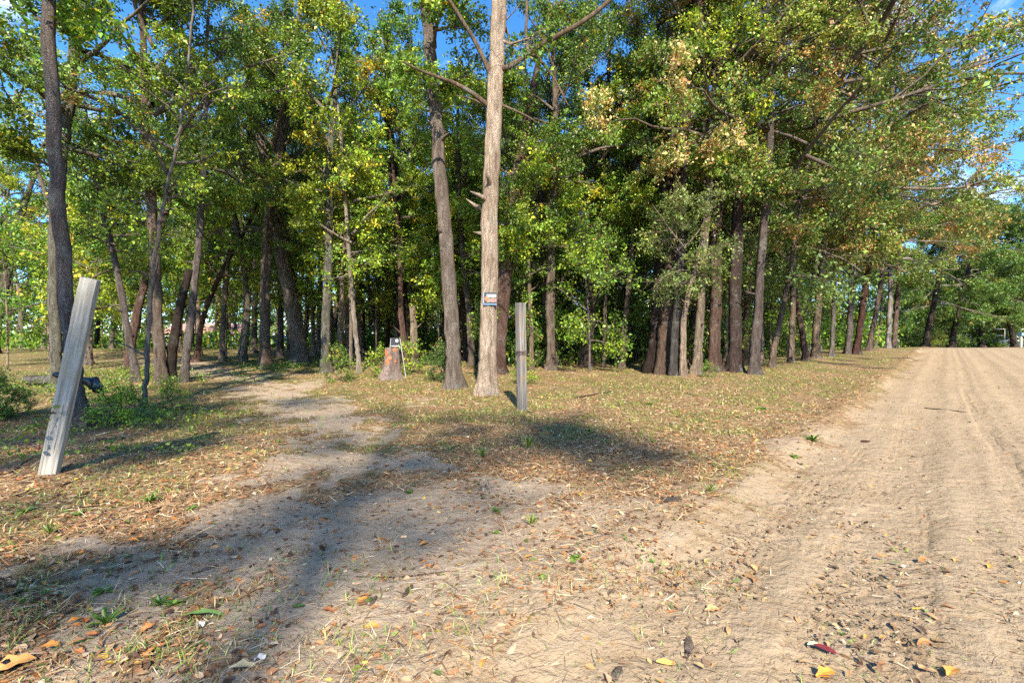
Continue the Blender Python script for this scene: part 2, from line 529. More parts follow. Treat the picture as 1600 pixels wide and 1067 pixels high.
grid_object('sandy_track', TX, TY, -.02 + .028 * sstep(.05, .45, e), M_GROUND, .014 * (fbm(TX * 7, TY * 7, 19, 3) - .5))

# ------------------------------------------------------------------ foliage
PAL = {   # (colour, weight) per leaf cluster
    'dark':   [((.055, .095, .022), 4), ((.080, .125, .028), 4), ((.13, .17, .04), 2.5), ((.24, .13, .05), .35)],
    'mid':    [((.085, .15, .022), 4), ((.13, .20, .026), 4), ((.20, .24, .03), 2), ((.055, .095, .02), 2), ((.38, .24, .04), .3)],
    'yellow': [((.15, .22, .025), 4), ((.26, .28, .028), 4), ((.42, .36, .04), 1.1), ((.46, .26, .04), .5), ((.09, .14, .022), 3)],
    'rusty':  [((.10, .14, .035), 4), ((.14, .18, .045), 4), ((.20, .21, .05), 2.5), ((.30, .15, .075), 3.2), ((.42, .29, .19), 1.8), ((.06, .10, .024), 2)],
    'grey':   [((.125, .165, .065), 4), ((.17, .21, .075), 3), ((.085, .12, .042), 4), ((.24, .27, .08), 1.5)],
}
def unit(v): return v / (np.linalg.norm(v, axis=-1, keepdims=True) + 1e-9)

def leaves(buf, C, spread, per, size, pal, rng, up=.55, flat=.65, grp=None):
    C = np.asarray(C, float); n = len(C)
    spread = np.broadcast_to(np.asarray(spread, float), (n,))
    N = n * per
    P = np.repeat(C, per, 0) + rng.normal(size=(N, 3)) * np.repeat(spread, per)[:, None] * np.array([1, 1, flat])
    cols = np.array([c for c, w in PAL[pal]]); wts = np.array([w for c, w in PAL[pal]]); wts = wts / wts.sum()
    g = np.arange(n) if grp is None else np.asarray(grp)
    ci = np.repeat(rng.choice(len(cols), int(g.max()) + 1, p=wts)[g], per)
    alt = rng.random(N) < .42
    ci = np.where(alt, rng.choice(len(cols), N, p=wts), ci)
    c = cols[ci] * np.array([1.12, 1.20, .80]) * np.exp(rng.normal(0, .32, (N, 1))) * np.exp(rng.normal(0, .08, (N, 3)))
    a = unit(rng.normal(size=(N, 3)) + np.array([0, 0, -.35]))
    nr = unit(rng.normal(size=(N, 3)) + np.array([0, 0, up * 1.6]))
    b = unit(np.cross(a, nr)); nr = np.cross(b, a)
    L = (size * np.exp(rng.normal(0, .25, N)))[:, None]
    W = L * rng.uniform(.22, .38, (N, 1)); fo = L * rng.uniform(.0, .16, (N, 1))
    V = np.stack([P, P + a * L * .45 + b * W + nr * fo, P + a * L, P + a * L * .45 - b * W + nr * fo], 1).reshape(-1, 3)
    F = np.arange(N * 4).reshape(-1, 4)
    buf.add(V, F, np.repeat(c, 4, 0))

def wobble(p0, d, L, n, rng, amp=.12, lift=0.0):
    P = [np.array(p0, float)]; d = unit(np.array(d, float))
    for i in range(n):
        d = unit(d + rng.normal(0, amp, 3) + np.array([0, 0, lift]))
        P.append(P[-1] + d * L / n)
    return np.array(P), d

def crown(seed, h, r, nl, nsub, ntw, per, size, pal, droop=0.0, bottom=.35, spread=.22, bare=.06, base_el=5, lr=.06, shape='round'):
    """limbs and leaves of one crown about the axis x=y=0, from z=0 (lowest limb) to z=h"""
    rng = np.random.default_rng(seed)
    bb, lb = Buf(), Buf()
    C, GI, gi = [], [], 0
    az = rng.uniform(0, 6.28)
    for i in range(nl):
        t = (i + rng.uniform(0, .8)) / nl
        az += 2.4 + rng.normal(0, .35)
        prof = (bottom + (1 - bottom) * math.sin(min(1, t * 1.9) * PI / 2)) * (1 - max(0, t - .45) / .62) ** .8
        L = max(.35, r * prof * rng.uniform(.75, 1.2))
        el = math.radians(base_el + 55 * t + rng.normal(0, 8))
        d = [math.cos(az) * math.cos(el), math.sin(az) * math.cos(el), math.sin(el)]
        z0 = t * h * .86
        P, dd = wobble((0, 0, z0), d, L, 7, rng, .13, .03 - droop * (1 - t))
        R = np.linspace(lr * (1.1 - .6 * t) * L / r ** .5 / 1.4 + .012, .012, 8)
        tube(bb, P, R, 6, cap=False)
        for k in range(nsub):
            s = rng.uniform(.22, 1.0)
            q = P[0] + 0; f = s * 7; ii = min(6, int(f)); q = P[ii] + (P[ii + 1] - P[ii]) * (f - ii)
            sd = unit(unit(P[ii + 1] - P[ii]) + rng.normal(0, .75, 3) * np.array([1, 1, .6]) + np.array([0, 0, .1 - droop * 2]))
            SL = max(.3, L * rng.uniform(.22, .48) * (1.25 - .5 * s))
            Q, _ = wobble(q, sd, SL, 4, rng, .2, .02 - droop)
            tube(bb, Q, np.linspace(R[ii] * .55, .006, 5), 4, cap=False)
            isbare = rng.random() < bare; gi += 1
            for m in range(ntw):
                s2 = rng.uniform(.25, 1.0); f = s2 * 4; jj = min(3, int(f)); w = Q[jj] + (Q[jj + 1] - Q[jj]) * (f - jj)
                td = unit(unit(Q[jj + 1] - Q[jj]) + rng.normal(0, .9, 3) + np.array([0, 0, -droop]))
                TL = rng.uniform(.3, .75) * min(1.0, r / 3 + .3)
                W, _ = wobble(w, td, TL, 2, rng, .25, -.03)
                tube(bb, W, [.006, .0045, .003], 3, cap=False)
                if not isbare:
                    for q4 in (.35, .65, .9, 1.1):
                        C.append(W[0] + (W[-1] - W[0]) * q4); GI.append(gi)
    C = np.array(C)
    leaves(lb, C, rng.uniform(.6, 1.3, len(C)) * spread * .52, max(3, round(per / 4)), size, pal, rng, grp=GI)
    return bb.mesh('limbs', M_BARKS, True), lb.mesh('crown', M_LEAF)

CR = {
    'oak_a':   crown(11, 9.5, 4.6, 18, 5, 6, 66, .09, 'mid', .04, bare=.16, spread=.2),
    'oak_b':   crown(12, 9.0, 4.4, 18, 5, 6, 66, .085, 'dark', .05, bare=.16, spread=.2),
    'oak_c':   crown(13, 10.0, 4.8, 20, 6, 6, 72, .085, 'rusty', .06, bare=.26, spread=.2),
    'oak_f':   crown(27, 14.5, 7.6, 24, 7, 7, 56, .098, 'rusty', .05, bare=.22, spread=.24, lr=.042),
    'oak_d':   crown(14, 9.0, 4.6, 18, 6, 6, 50, .08, 'grey', .10, base_el=-5, bare=.18, spread=.2),
    'gum_a':   crown(15, 9.5, 3.2, 20, 5, 5, 56, .098, 'yellow', .03, bare=.12, spread=.19),
    'gum_b':   crown(16, 8.5, 3.0, 18, 5, 5, 60, .095, 'mid', .03, bare=.14, spread=.19),
    'thin_a':  crown(17, 7.5, 2.7, 15, 4, 4, 30, .095, 'yellow', .02, bare=.25, spread=.18),
    'under_a': crown(18, 4.0, 1.9, 13, 4, 5, 28, .09, 'yellow', .05, lr=.03, spread=.18, bare=.15),
    'under_b': crown(19, 4.2, 2.0, 13, 4, 5, 28, .085, 'mid', .06, lr=.03, spread=.18, bare=.15),
    'under_c': crown(20, 3.8, 2.1, 13, 4, 5, 32, .085, 'grey', .08, lr=.03, spread=.18, bare=.15),
    'shrub_a': crown(21, 1.1, .75, 10, 3, 4, 16, .065, 'mid', .0, bottom=.7, spread=.11, lr=.015),
    'shrub_b': crown(22, .8, .65, 9, 3, 4, 16, .06, 'yellow', .0, bottom=.7, spread=.11, lr=.015),
    'shrub_c': crown(23, 1.6, 1.1, 12, 4, 4, 20, .08, 'dark', .02, bottom=.7, spread=.15, lr=.02),
    'oak_e':   crown(26, 8.5, 5.2, 22, 6, 6, 68, .13, 'dark', .13, base_el=-14, bare=0, lr=.028, spread=.26, bottom=.75),
    'far_a':   crown(24, 10, 5.0, 14, 4, 5, 28, .18, 'mid', .04, spread=.4, bare=.1),
    'far_b':   crown(25, 9, 4.8, 14, 4, 5, 28, .17, 'dark', .04, spread=.4, bare=.1),
}

def flare_fn(seed, r0, amt=.65):
    rs = np.random.default_rng(seed)
    ph = rs.uniform(0, 6.28, 3)
    def fn(P, a):
        z = P[:, 2][:, None]
        lob = 1 + .4 * np.cos(3 * a + ph[0])[None, :] + .32 * np.cos(5 * a + ph[1])[None, :]
        f = 1 + amt * np.exp(-np.maximum(z, 0) / (.9 * r0 + .06)) * lob
        wav = 1 + .035 * np.sin(z * 2.3 + ph[2] + a[None, :]) + .025 * np.sin(z * 5.1 + 2 * a[None, :])
        cx_, sx_ = np.cos(a)[None, :] + 0 * z, np.sin(a)[None, :]
        wav = wav + .07 * (vnoise(cx_ * 3.1 + seed, sx_ * 3.1 + z * .9, seed % 50) - .5) + .12 * (vnoise(cx_ * 7 + 3, sx_ * 7 + z * 1.7, seed % 40) - .5)
        return f * wav
    return fn

def trunk_mesh(path, radii, seed, mat, sides=20, knots=True):
    """path: points relative to base"""
    P = np.asarray(path, float)
    d = np.concatenate([[0], np.cumsum(np.linalg.norm(np.diff(P, axis=0), axis=1))])
    s = np.concatenate([np.arange(0, 1.2, .1), np.arange(1.2, d[-1], .28), [d[-1]]])
    Q = np.stack([np.interp(s, d, P[:, k]) for k in range(3)], 1)
    for _ in range(3): Q[1:-1] = .25 * Q[:-2] + .5 * Q[1:-1] + .25 * Q[2:]
    R = np.interp(s, d, radii)
    rng = np.random.default_rng(seed)
    Q[3:, :2] += rng.normal(0, .01, (len(Q) - 3, 2))
    Q[0, 2] -= .15
    b = Buf()
    tube(b, Q, R, sides, rng, .022, flare=flare_fn(seed, radii[0]))
    for _ in range(rng.integers(3, 8) if knots else 0):      # broken branch stubs
        k = rng.integers(len(Q) // 4, len(Q) - 2); a = rng.uniform(0, 6.28)
        o_ = np.array([math.cos(a), math.sin(a), rng.uniform(.1, .9)]); l_ = rng.uniform(.06, .5) + R[k]
        tube(b, [Q[k], Q[k] + o_ * l_ * .6, Q[k] + o_ * l_ + rng.normal(0, .04, 3)], [R[k] * .3 + .012, R[k] * .2 + .01, .008], 6, rng, .1)
    return b.mesh('trunk', mat, True)

def put_crown(root, key, z, tilt=(0, 0), xy=(0, 0), s=1.0, rz=None, sz=None, col=(.2, .17, .14)):
    lm, cm = CR[key]
    rz = random.uniform(0, 6.28) if rz is None else rz
    col = tuple(.5 * c + .5 * q for c, q in zip(col, (.42, .36, .29)))
    for nm, me in (('limbs', lm), ('crown', cm)):
        o = link(nm, me, root, (xy[0], xy[1], z), (tilt[0], tilt[1], rz), (s, s, sz or s))
        o.color = (*col, 1)

def hero(name, label, path, w0, w1, bark, crown_key, cz, Y=None, cs=1.0, lean=(0, 0), top=13.0, cat='tree', group=None, smooth=False, yslope=0.0, rz=None, sz=None, extra=None):
    """a tree whose trunk passes through photo pixels PATH (base first)"""
    if Y is None: Y = gp(*path[0]).y
    pts = [at(px, py, Y + yslope * i) for i, (px, py) in enumerate(path)]
    b = pts[0].copy(); b.z = float(H(b.x, b.y))
    pts[0] = b
    rel = [np.array(p - b) for p in pts]
    d = unit(rel[-1] - rel[max(0, len(rel) - 2)]) if len(rel) > 1 else np.array([0, 0, 1.])
    z = rel[-1][2]
    oa = 1 / math.sqrt(1 + ((path[0][0] - CX) / FPX) ** 2)
    r0, r1 = w0 / 2 / FPX * Y * oa, w1 / 2 / FPX * Y * oa
    zs = z
    radii = list(np.interp([p[2] for p in rel], [0, max(.5, z)], [r0, r1]))
    dd = d.copy()
    while rel[-1][2] < top:
        dd = unit(dd * np.array([.8, .8, 1]) + np.array([random.uniform(-.06, .06), random.uniform(-.06, .06), .05]))
        rel.append(rel[-1] + dd * 1.2)
        radii.append(max(.02, r1 * (1 - (rel[-1][2] - zs) / (top - zs + .6)) ** .8))
    root = thing(name, label, cat, b, 0, group)
    t = link('trunk', trunk_mesh(rel, radii, hash(label) % 9999 if False else len(label) * 37 + int(path[0][0]), M_BARKS if smooth else M_BARK), root)
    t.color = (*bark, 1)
    zz = np.array([p[2] for p in rel])
    X = np.interp(cz, zz, [p[0] for p in rel]); Yy = np.interp(cz, zz, [p[1] for p in rel])
    if crown_key:
        X2 = np.interp(min(top, cz + 6), zz, [p[0] for p in rel])
        put_crown(root, crown_key, cz, (lean[1], math.atan2(X2 - X, min(top, cz + 6) - cz) + lean[0]), (X, Yy), cs, rz, sz, bark)
    root['_b'] = 0
    del root['_b']
    return root, rel, radii

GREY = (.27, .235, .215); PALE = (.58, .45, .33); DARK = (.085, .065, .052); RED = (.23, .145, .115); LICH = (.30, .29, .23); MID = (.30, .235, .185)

# --- named trees, left to right
hero('tree', 'tall straight grey trunk rising right behind the leaning timber plank', [(130, 668), (118, 600), (108, 500), (96, 380), (85, 230), (78, 80), (76, -40)], 29, 22, GREY, 'gum_b', 6.3, Y=7.7, top=14, cs=.9)
hero('tree', 'lichen pale forked trunk leaning right just behind the grey trunk by the plank', [(90, 606), (84, 480), (86, 320), (104, 190), (116, 90), (134, -10)], 21, 20, LICH, 'oak_a', 5.5, Y=12.5, top=14)
hero('sapling', 'thin pale crooked sapling standing alone in the grass left of the track', [(226, 636), (232, 520), (240, 420), (252, 330), (270, 255)], 9, 6, (.33, .29, .25), 'thin_a', 3.6, top=8, smooth=True, cs=.6)
hero('tree', 'slim dark trunk leaning left between the plank and the thin pale sapling', [(214, 596), (204, 540), (192, 470), (178, 400), (160, 330)], 13, 10, GREY, 'under_b', 3.6, top=9, cs=1.1)
hero('tree', 'thick dark trunk touching the base of a broken slanting stem', [(252, 600), (247, 520), (243, 440), (238, 340), (232, 240)], 20, 16, MID, 'oak_b', 5.2, top=14)
hero('broken_tree', 'slanting dark stem with a splintered bright top beside the thick dark trunk', [(264, 598), (270, 540), (280, 480), (289, 445), (297, 421)], 19, 13, DARK, None, 5, top=2.2, cat='dead tree')
hero('tree', 'dark slender trunk leaning right at the left edge of the sandy track', [(287, 597), (294, 530), (304, 450), (312, 370), (318, 260)], 14, 10, GREY, 'oak_a', 5.0, top=13, cs=.8)
hero('tree', 'curved brown trunk with forked thin limbs where the track bends', [(306, 566), (314, 510), (322, 480), (346, 425), (372, 380)], 10, 7, RED, 'under_a', 3.3, top=9, cs=1.3)
hero('tree', 'pale grey forked trunk beside the track bend left of a dark straight trunk', [(380, 566), (386, 500), (386, 460), (378, 400), (366, 330)], 11, 8, (.34, .30, .25), 'oak_b', 5.0, top=14, cs=.9)
hero('tree', 'dark straight trunk forking high at the right side of the track bend', [(413, 576), (414, 500), (415, 420), (421, 330), (440, 220)], 18, 13, MID, 'oak_b', 6.0, top=15)
hero('tree', 'reddish wavy trunk in shade right of the dark straight trunk', [(474, 560), (468, 500), (462, 450), (450, 400), (446, 330)], 11, 9, RED, 'gum_b', 5.5, top=13)
hero('tree', 'grey sunlit trunk with leafy base left of the thin white sapling', [(508, 582), (509, 520), (511, 470), (513, 420), (515, 300)], 15, 12, LICH, 'gum_a', 4.8, top=14)
hero('sapling', 'thin white stemmed sapling with yellow leaves left of the painted stump', [(562, 582), (556, 520), (548, 430), (540, 320), (532, 200)], 7.5, 4.5, (.46, .40, .33), 'thin_a', 3.4, top=10, smooth=True, cs=.8)
hero('sapling', 'thin stem standing against the white sapling on its left side', [(548, 578), (549, 500), (547, 430), (541, 360)], 6, 4, (.30, .25, .2), 'under_a', 3.2, top=8, smooth=True, cs=.9)
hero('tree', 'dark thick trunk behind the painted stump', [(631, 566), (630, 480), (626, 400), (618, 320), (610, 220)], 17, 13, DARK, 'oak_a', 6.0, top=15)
hero('dead_tree', 'broken pale sunlit snag right of the painted stump', [(646, 570), (647, 530), (646, 500), (644, 478)], 14, 9, (.45, .37, .26), None, 4, top=1.5, cat='dead tree')
hero('tree', 'tall slightly leaning mottled trunk left of the pale trunk with the sign', [(710, 606), (707, 540), (703, 470), (697, 380), (690, 300), (679, 150), (664, -10)], 24, 18, (.36, .30, .25), 'gum_b', 7.4, top=16, cs=.95)
T_SIGN = hero('tree', 'tall pale tan trunk with a black sign nailed on it', [(761, 616), (762, 560), (764, 470), (765, 380), (768, 270), (775, 130), (780, -20)], 28, 23, (.78, .63, .48), 'thin_a', 8.3, top=16, cs=1.25)
hero('tree', 'grey trunk with a low slanted dead limb behind the square post', [(861, 578), (860, 520), (860, 440), (862, 370), (868, 260)], 14, 11, MID, 'oak_b', 5.0, top=14)
hero('tree', 'slim pole trunk immediately right of the square post', [(831, 580), (830, 520), (827, 440), (822, 350)], 7, 5, (.30, .23, .16), 'under_a', 3.8, top=9, smooth=True)
hero('tree', 'dark trunk leaning right in the shade midway between post and thick double trunk', [(917, 574), (921, 520), (927, 450), (938, 360), (946, 250)], 14, 11, DARK, 'oak_a', 5.4, top=14)
hero('tree', 'thin pale stem in the shade right of the dark leaning trunk', [(944, 574), (945, 500), (947, 430), (952, 340)], 6, 5, (.28, .22, .17), 'under_b', 3.8, top=9)
hero('tree', 'slim brown trunk leaning right just before the thick double trunk', [(972, 575), (977, 500), (984, 430), (990, 350)], 9, 7, MID, 'gum_a', 4.6, top=12, cs=.9)
# --- thick group at the right of the clearing
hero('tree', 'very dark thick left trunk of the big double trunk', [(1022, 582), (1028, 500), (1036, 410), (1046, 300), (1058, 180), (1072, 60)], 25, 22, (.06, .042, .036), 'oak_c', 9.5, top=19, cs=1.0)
hero('tree', 'dappled brown right trunk of the big double trunk', [(1038, 583), (1042, 500), (1050, 410), (1062, 300), (1072, 180), (1088, 60)], 26, 22, (.2, .14, .105), 'oak_a', 10, top=19, cs=1.0)
hero('tree', 'dark grey short trunk clinging to the right of the double trunk', [(1053, 586), (1054, 530), (1058, 470), (1062, 430)], 15, 12, (.14, .13, .12), 'under_c', 3.0, top=8, cs=.55)
hero('tree', 'pale forked young trunk with a low second stem', [(1068, 587), (1067, 540), (1068, 500), (1072, 470), (1084, 430)], 11, 7, PALE, 'under_c', 2.7, top=7.5, cs=.8)
hero('tree', 'bright straight pale trunk in the middle of the crowded group', [(1089, 584), (1091, 530), (1096, 470), (1099, 410), (1104, 330)], 15, 11, (.42, .34, .25), 'thin_a', 5.2, top=12, cs=1.0)
hero('tree', 'reddish shaggy trunk partly hidden left of the bright pale trunk', [(1081, 572), (1083, 510), (1086, 450), (1090, 380)], 12, 10, RED, 'oak_c', 6.5, Y=20.5, top=15)
hero('tree', 'thick reddish scaly trunk right of the bright pale trunk', [(1115, 580), (1117, 520), (1118, 450), (1119, 380), (1122, 280)], 20, 16, (.22, .145, .115), 'oak_c', 5.4, top=15)
hero('tree', 'thick dark scaly trunk in front of the shaded hollow', [(1148, 580), (1148, 520), (1149, 450), (1151, 370), (1154, 280)], 22, 17, (.13, .095, .085), 'oak_c', 5.5, top=15)
hero('tree', 'thin orange lit stem squeezed between the two thick scaly trunks', [(1134, 570), (1135, 500), (1135, 430), (1136, 360)], 6, 5, PALE, 'under_b', 4, Y=20.5, top=10)
hero('tree', 'dappled slim trunk with yellow weeds at its foot', [(1164, 578), (1166, 520), (1169, 450), (1172, 370)], 10, 8, (.24, .17, .11), 'under_c', 4.2, Y=19.5, top=11)
hero('tree', 'tall smooth grey pole trunk leaning slightly right at the front edge', [(1178, 584), (1182, 520), (1187, 440), (1192, 370), (1199, 290)], 17, 12, (.22, .18, .16), 'oak_f', 4.6, top=14, cs=0.97, lean=(.42, .12))
hero('tree', 'bent tan stem emerging behind the smooth grey pole trunk', [(1190, 570), (1191, 530), (1190, 500), (1186, 470)], 7, 5, PALE, 'under_c', 3.4, Y=21, top=8)
# --- row along the road
hero('tree', 'pale leaning young trunk first in the roadside row', [(1206, 574), (1212, 530), (1221, 492), (1232, 440)], 11, 7, (.30, .23, .18), 'under_c', 3.2, top=9, cs=1.5)
hero('tree', 'brown trunk leaning left beside the widest roadside trunk', [(1259, 562), (1254, 520), (1248, 490), (1240, 440)], 11, 8, RED, 'oak_f', 4.0, top=14, cs=1.00, lean=(.3, .2))
hero('tree', 'stout tan trunk with long shadow, widest in the roadside row', [(1274, 560), (1275, 520), (1278, 480), (1281, 440)], 14, 11, (.32, .24, .17), 'oak_f', 4.6, top=16, cs=1.12, lean=(.25, .15))
hero('tree', 'brown trunk in shade behind the pale leaning young trunk', [(1236, 566), (1238, 520), (1239, 470), (1240, 420)], 10, 8, MID, 'oak_f', 5.5, top=16, cs=1.00, lean=(.25, .15))
hero('tree', 'slim grey trunk just right of the stout tan trunk', [(1300, 557), (1301, 520), (1303, 480), (1304, 430)], 8, 6, GREY, 'oak_f', 5.5, top=17, cs=1.00, lean=(.2, .1))
hero('tree', 'short grey pole trunk in shade behind the roadside row', [(1325, 553), (1327, 520), (1329, 480), (1330, 440)], 11, 9, (.22, .19, .18), 'oak_f', 4.6, top=15, cs=0.94)
hero('tree', 'dark reddish trunk leaning right in the roadside row', [(1338, 555), (1344, 510), (1351, 460), (1358, 410)], 12, 10, (.13, .07, .055), 'oak_f', 4.6, top=17, cs=0.85, lean=(.2, .1))
hero('tree', 'pinkish slender trunk leaning right past the dark reddish one', [(1358, 552), (1364, 510), (1371, 475), (1378, 430)], 9, 7, (.24, .17, .15), 'oak_b', 4.6, top=16, cs=1.4)
hero('tree', 'thin brown stem between the leaning roadside trunks and the last pair', [(1368, 548), (1372, 520), (1377, 490)], 5, 4, MID, 'under_b', 4.5, top=10)
hero('tree', 'whitish trunk of the last roadside pair before the road crest', [(1388, 543), (1389, 510), (1391, 470), (1392, 430)], 9, 8, (.42, .39, .36), 'oak_a', 4.2, Y=34, top=16, cs=1.25)
hero('tree', 'reddish brown trunk of the last roadside pair before the road crest', [(1397, 541), (1399, 510), (1402, 470), (1405, 430)], 9, 8, (.24, .165, .14), 'oak_f', 4.4, Y=35, top=18, cs=0.85)

# --- the dead limbs on the two tall centre trunks (parts of the sign tree)
def limb(root, base, pixels, Y, w0, w1, col, name='branch', dy=0.0):
    P = np.array([np.array(at(px, py, Y + dy * i) - base) for i, (px, py) in enumerate(pixels)])
    Q, _ = resample(P, .12)
    b = Buf()
    tube(b, Q, np.linspace(w0, w1, len(Q)) / 2 / FPX * Y, 8, np.random.default_rng(len(pixels) * 3 + int(w0)), .05)
    o = link(name, b.mesh(name, M_BARKS, True), root); o.color = (*col, 1)
    return o
rt = T_SIGN[0]; Ys = rt.location.y
for px, w0, w1, dy in [([(770, 172), (752, 155), (722, 134), (690, 122), (655, 112), (628, 96)], 9, 3, -.12),
                       ([(772, 130), (757, 95), (742, 62), (725, 36), (708, 12), (690, -20)], 8, 5, -.1),
                       ([(774, 160), (800, 172), (822, 178), (845, 196)], 5, 2, -.1),
                       ([(768, 172), (750, 160), (734, 150), (712, 150)], 4, 1.5, .1),
                       ([(776, 110), (800, 108), (826, 82), (858, 62), (893, 46), (925, 26), (952, 4), (975, -25)], 9, 6, -.1),
                       ([(826, 82), (848, 96), (864, 118), (876, 140), (890, 170)], 5, 2, -.1),
                       ([(826, 84), (820, 60), (824, 20), (822, -20)], 5, 4, .1)]:
    limb(rt, rt.location, px, Ys, w0, w1, (.30, .22, .15), dy=dy)

# ------------------------------------------------------------------ the deeper wood (shared meshes)
def in_wood(x, y, m=1.2):
    """behind the front edge of the wood, left of the road and off the track"""
    ex = np.interp(x, EDGE[:, 0], EDGE[:, 1])
    u, v = road_uv(x, y)
    if y < ex + m or v > -2.6: return False
    d, _, _ = poly_dist(np.array(x), np.array(y), TRACK)
    return float(d) > 1.7

def wood_trunk(seed, h, r):
    rng = np.random.default_rng(seed)
    P, _ = wobble((0, 0, 0), (rng.normal(0, .07), rng.normal(0, .05), 1), h, 9, rng, .045, .05)
    return trunk_mesh(P, np.linspace(r, r * .28, 10), seed, M_BARK, 10), P
WT = [wood_trunk(200 + i, h, r) for i, (h, r) in enumerate([(12, .19), (13, .24), (11, .14), (12.5, .17), (10, .11), (13.5, .28)])]
used = [np.array([o.location.x, o.location.y]) for o in bpy.data.objects if o.get('category') in ('tree', 'sapling')]

def wood_tree(x, y, key, label, group, k=None, cz=None, cs=1.0, bark=None):
    k = random.randrange(len(WT)) if k is None else k
    me, P = WT[k]
    cz = random.uniform(3.6, 6.0) if cz is None else cz
    b = Vector((x, y, float(H(x, y))))
    root = thing('tree', label, 'tree', b, random.uniform(0, 6.28), group)
    sc = random.uniform(.85, 1.2)
    t = link('trunk', me, root, None, None, (sc, sc, 1)); t.color = (*(bark or random.choice([GREY, MID, DARK, RED, (.26, .22, .18), (.33, .28, .22)])), 1)
    X = np.interp(cz, P[:, 2], P[:, 0]); Y = np.interp(cz, P[:, 2], P[:, 1])
    put_crown(root, key, cz, (0, 0), (X, Y), cs)

def scatter(n, ymin, ymax, mind, test, amin=-50, amax=46):
    out = []
    for _ in range(n * 60):
        a = math.radians(random.uniform(amin, amax)); y = math.sqrt(random.uniform(ymin ** 2, ymax ** 2))
        x = y * math.tan(a)
        if not test(x, y): continue
        p = np.array([x, y])
        if all(np.linalg.norm(p - q) > mind for q in out) and all(np.linalg.norm(p - q) > .9 for q in used):
            out.append(p)
        if len(out) >= n: break
    used.extend(out)
    return out

MARKS = [(-40, 'the left edge of the view'), (100, 'the leaning timber plank'), (228, 'the thin pale crooked sapling'), (305, 'the sandy track bend'), (412, 'the dark straight forked trunk'),
         (508, 'the grey sunlit trunk'), (558, 'the white stemmed sapling'), (612, 'the painted stump'), (700, 'the mottled leaning trunk'), (763, 'the tan sign trunk'), (816, 'the square timber post'),
         (861, 'the trunk with a slanted dead limb'), (921, 'the dark leaning trunk'), (1030, 'the big double trunk'), (1092, 'the bright straight pale trunk'), (1180, 'the smooth grey pole trunk'),
         (1275, 'the stout tan roadside trunk'), (1340, 'the dark reddish leaning trunk'), (1395, 'the last roadside pair')]
ORD = ['nearest', 'second', 'third', 'fourth', 'fifth', 'sixth', 'seventh', 'eighth', 'ninth', 'tenth', 'eleventh', 'twelfth', 'thirteenth', 'fourteenth']
def by_landmark(noun, pts):
    """one label per point: counted outwards to the left or right from the nearest landmark"""
    px = [CX + FPX * p[0] / p[1] for p in pts]
    key = []
    for q in px:
        m = min(MARKS, key=lambda t: abs(t[0] - q)); key.append((m, 'left' if q < m[0] else 'right'))
    out = []
    for q, k in zip(px, key):
        same = sorted(abs(r - k[0][0]) for r, kk in zip(px, key) if kk == k)
        out.append(f'{ORD[same.index(abs(q - k[0][0]))]} {noun}, {k[1]}wards from {k[0][1]}')
    return out

_s = scatter(24, 15, 30, 2.5, lambda x, y: in_wood(x, y, 2.5), -8, 46)
for p, lab in zip(_s, by_landmark('slim trunk in the shade', _s)):
    wood_tree(p[0], p[1], random.choice(['oak_a', 'oak_b', 'gum_a', 'gum_b', 'oak_d']), lab, 'trees standing in shade behind the front row', cs=.85)
_s = scatter(14, 17, 34, 3.4, lambda x, y: in_wood(x, y, 3), -50, -8)
for p, lab in zip(_s, by_landmark('trunk in the open wood', _s)):
    wood_tree(p[0], p[1], random.choice(['oak_a', 'oak_b', 'gum_a', 'gum_b']), lab, 'trees in the open wood by the track', cs=.9)
for p in scatter(84, 30, 62, 2.6, lambda x, y: in_wood(x, y, 3) and road_uv(x, y)[1] < -6):
    wood_tree(p[0], p[1], random.choice(['far_a', 'far_b', 'far_b']), 'distant thin trunk far back in the wood', 'distant trees far back in the wood', cz=random.uniform(3, 5.5), cs=random.uniform(.9, 1.2))

_s = scatter(46, 16, 40, 1.1, lambda x, y: in_wood(x, y, 1.8), -46, 40)
for p, lab in zip(_s, by_landmark('thin pale stem', _s)):
    wood_tree(p[0], p[1], random.choice(['thin_a', 'under_b']), lab, 'thin pale stems in the wood', k=random.choice([2, 4]), cz=random.uniform(5.5, 7.5), cs=.8, bark=random.choice([PALE, (.42, .37, .31), (.36, .31, .26)]))

def bushy(key, name, x, y, label, cat, group, s=1.0, col=(.2, .16, .12)):
    b = Vector((x, y, float(H(x, y)) - .03))
    root = thing(name, label, cat, b, random.uniform(0, 6.28), group)
    put_crown(root, key, 0.0, (0, 0), (0, 0), s, col=col)
    return root
def sapling(key, x, y, label, group, z=1.0, s=1.0):
    b = Vector((x, y, float(H(x, y)) - .05))
    root = thing('sapling', label, 'sapling', b, random.uniform(0, 6.28), group)
    me = SAP
    t = link('trunk', me, root); t.color = (*random.choice([GREY, MID, PALE]), 1)
    put_crown(root, key, z, (0, 0), (0, 0), s)
_b = Buf()
_P, _ = wobble((0, 0, -.1), (0.02, 0, 1), 5.0, 8, np.random.default_rng(77), .03, .05)
tube(_b, _P, np.linspace(.045, .012, 9), 7)
SAP = _b.mesh('trunk', M_BARKS, True)
_s = scatter(34, 16, 31, 1.6, lambda x, y: in_wood(x, y, 1.6), -4, 44)
for p, lab in zip(_s, by_landmark('leafy green sapling between trunks', _s)):
    sapling(random.choice(['under_b', 'under_b', 'under_c']), p[0], p[1], lab, 'saplings between the trunks', random.uniform(.2, 2.2), random.uniform(.8, 1.15))
_s = scatter(18, 14, 34, 2.2, lambda x, y: in_wood(x, y, 1.5), -48, -7)
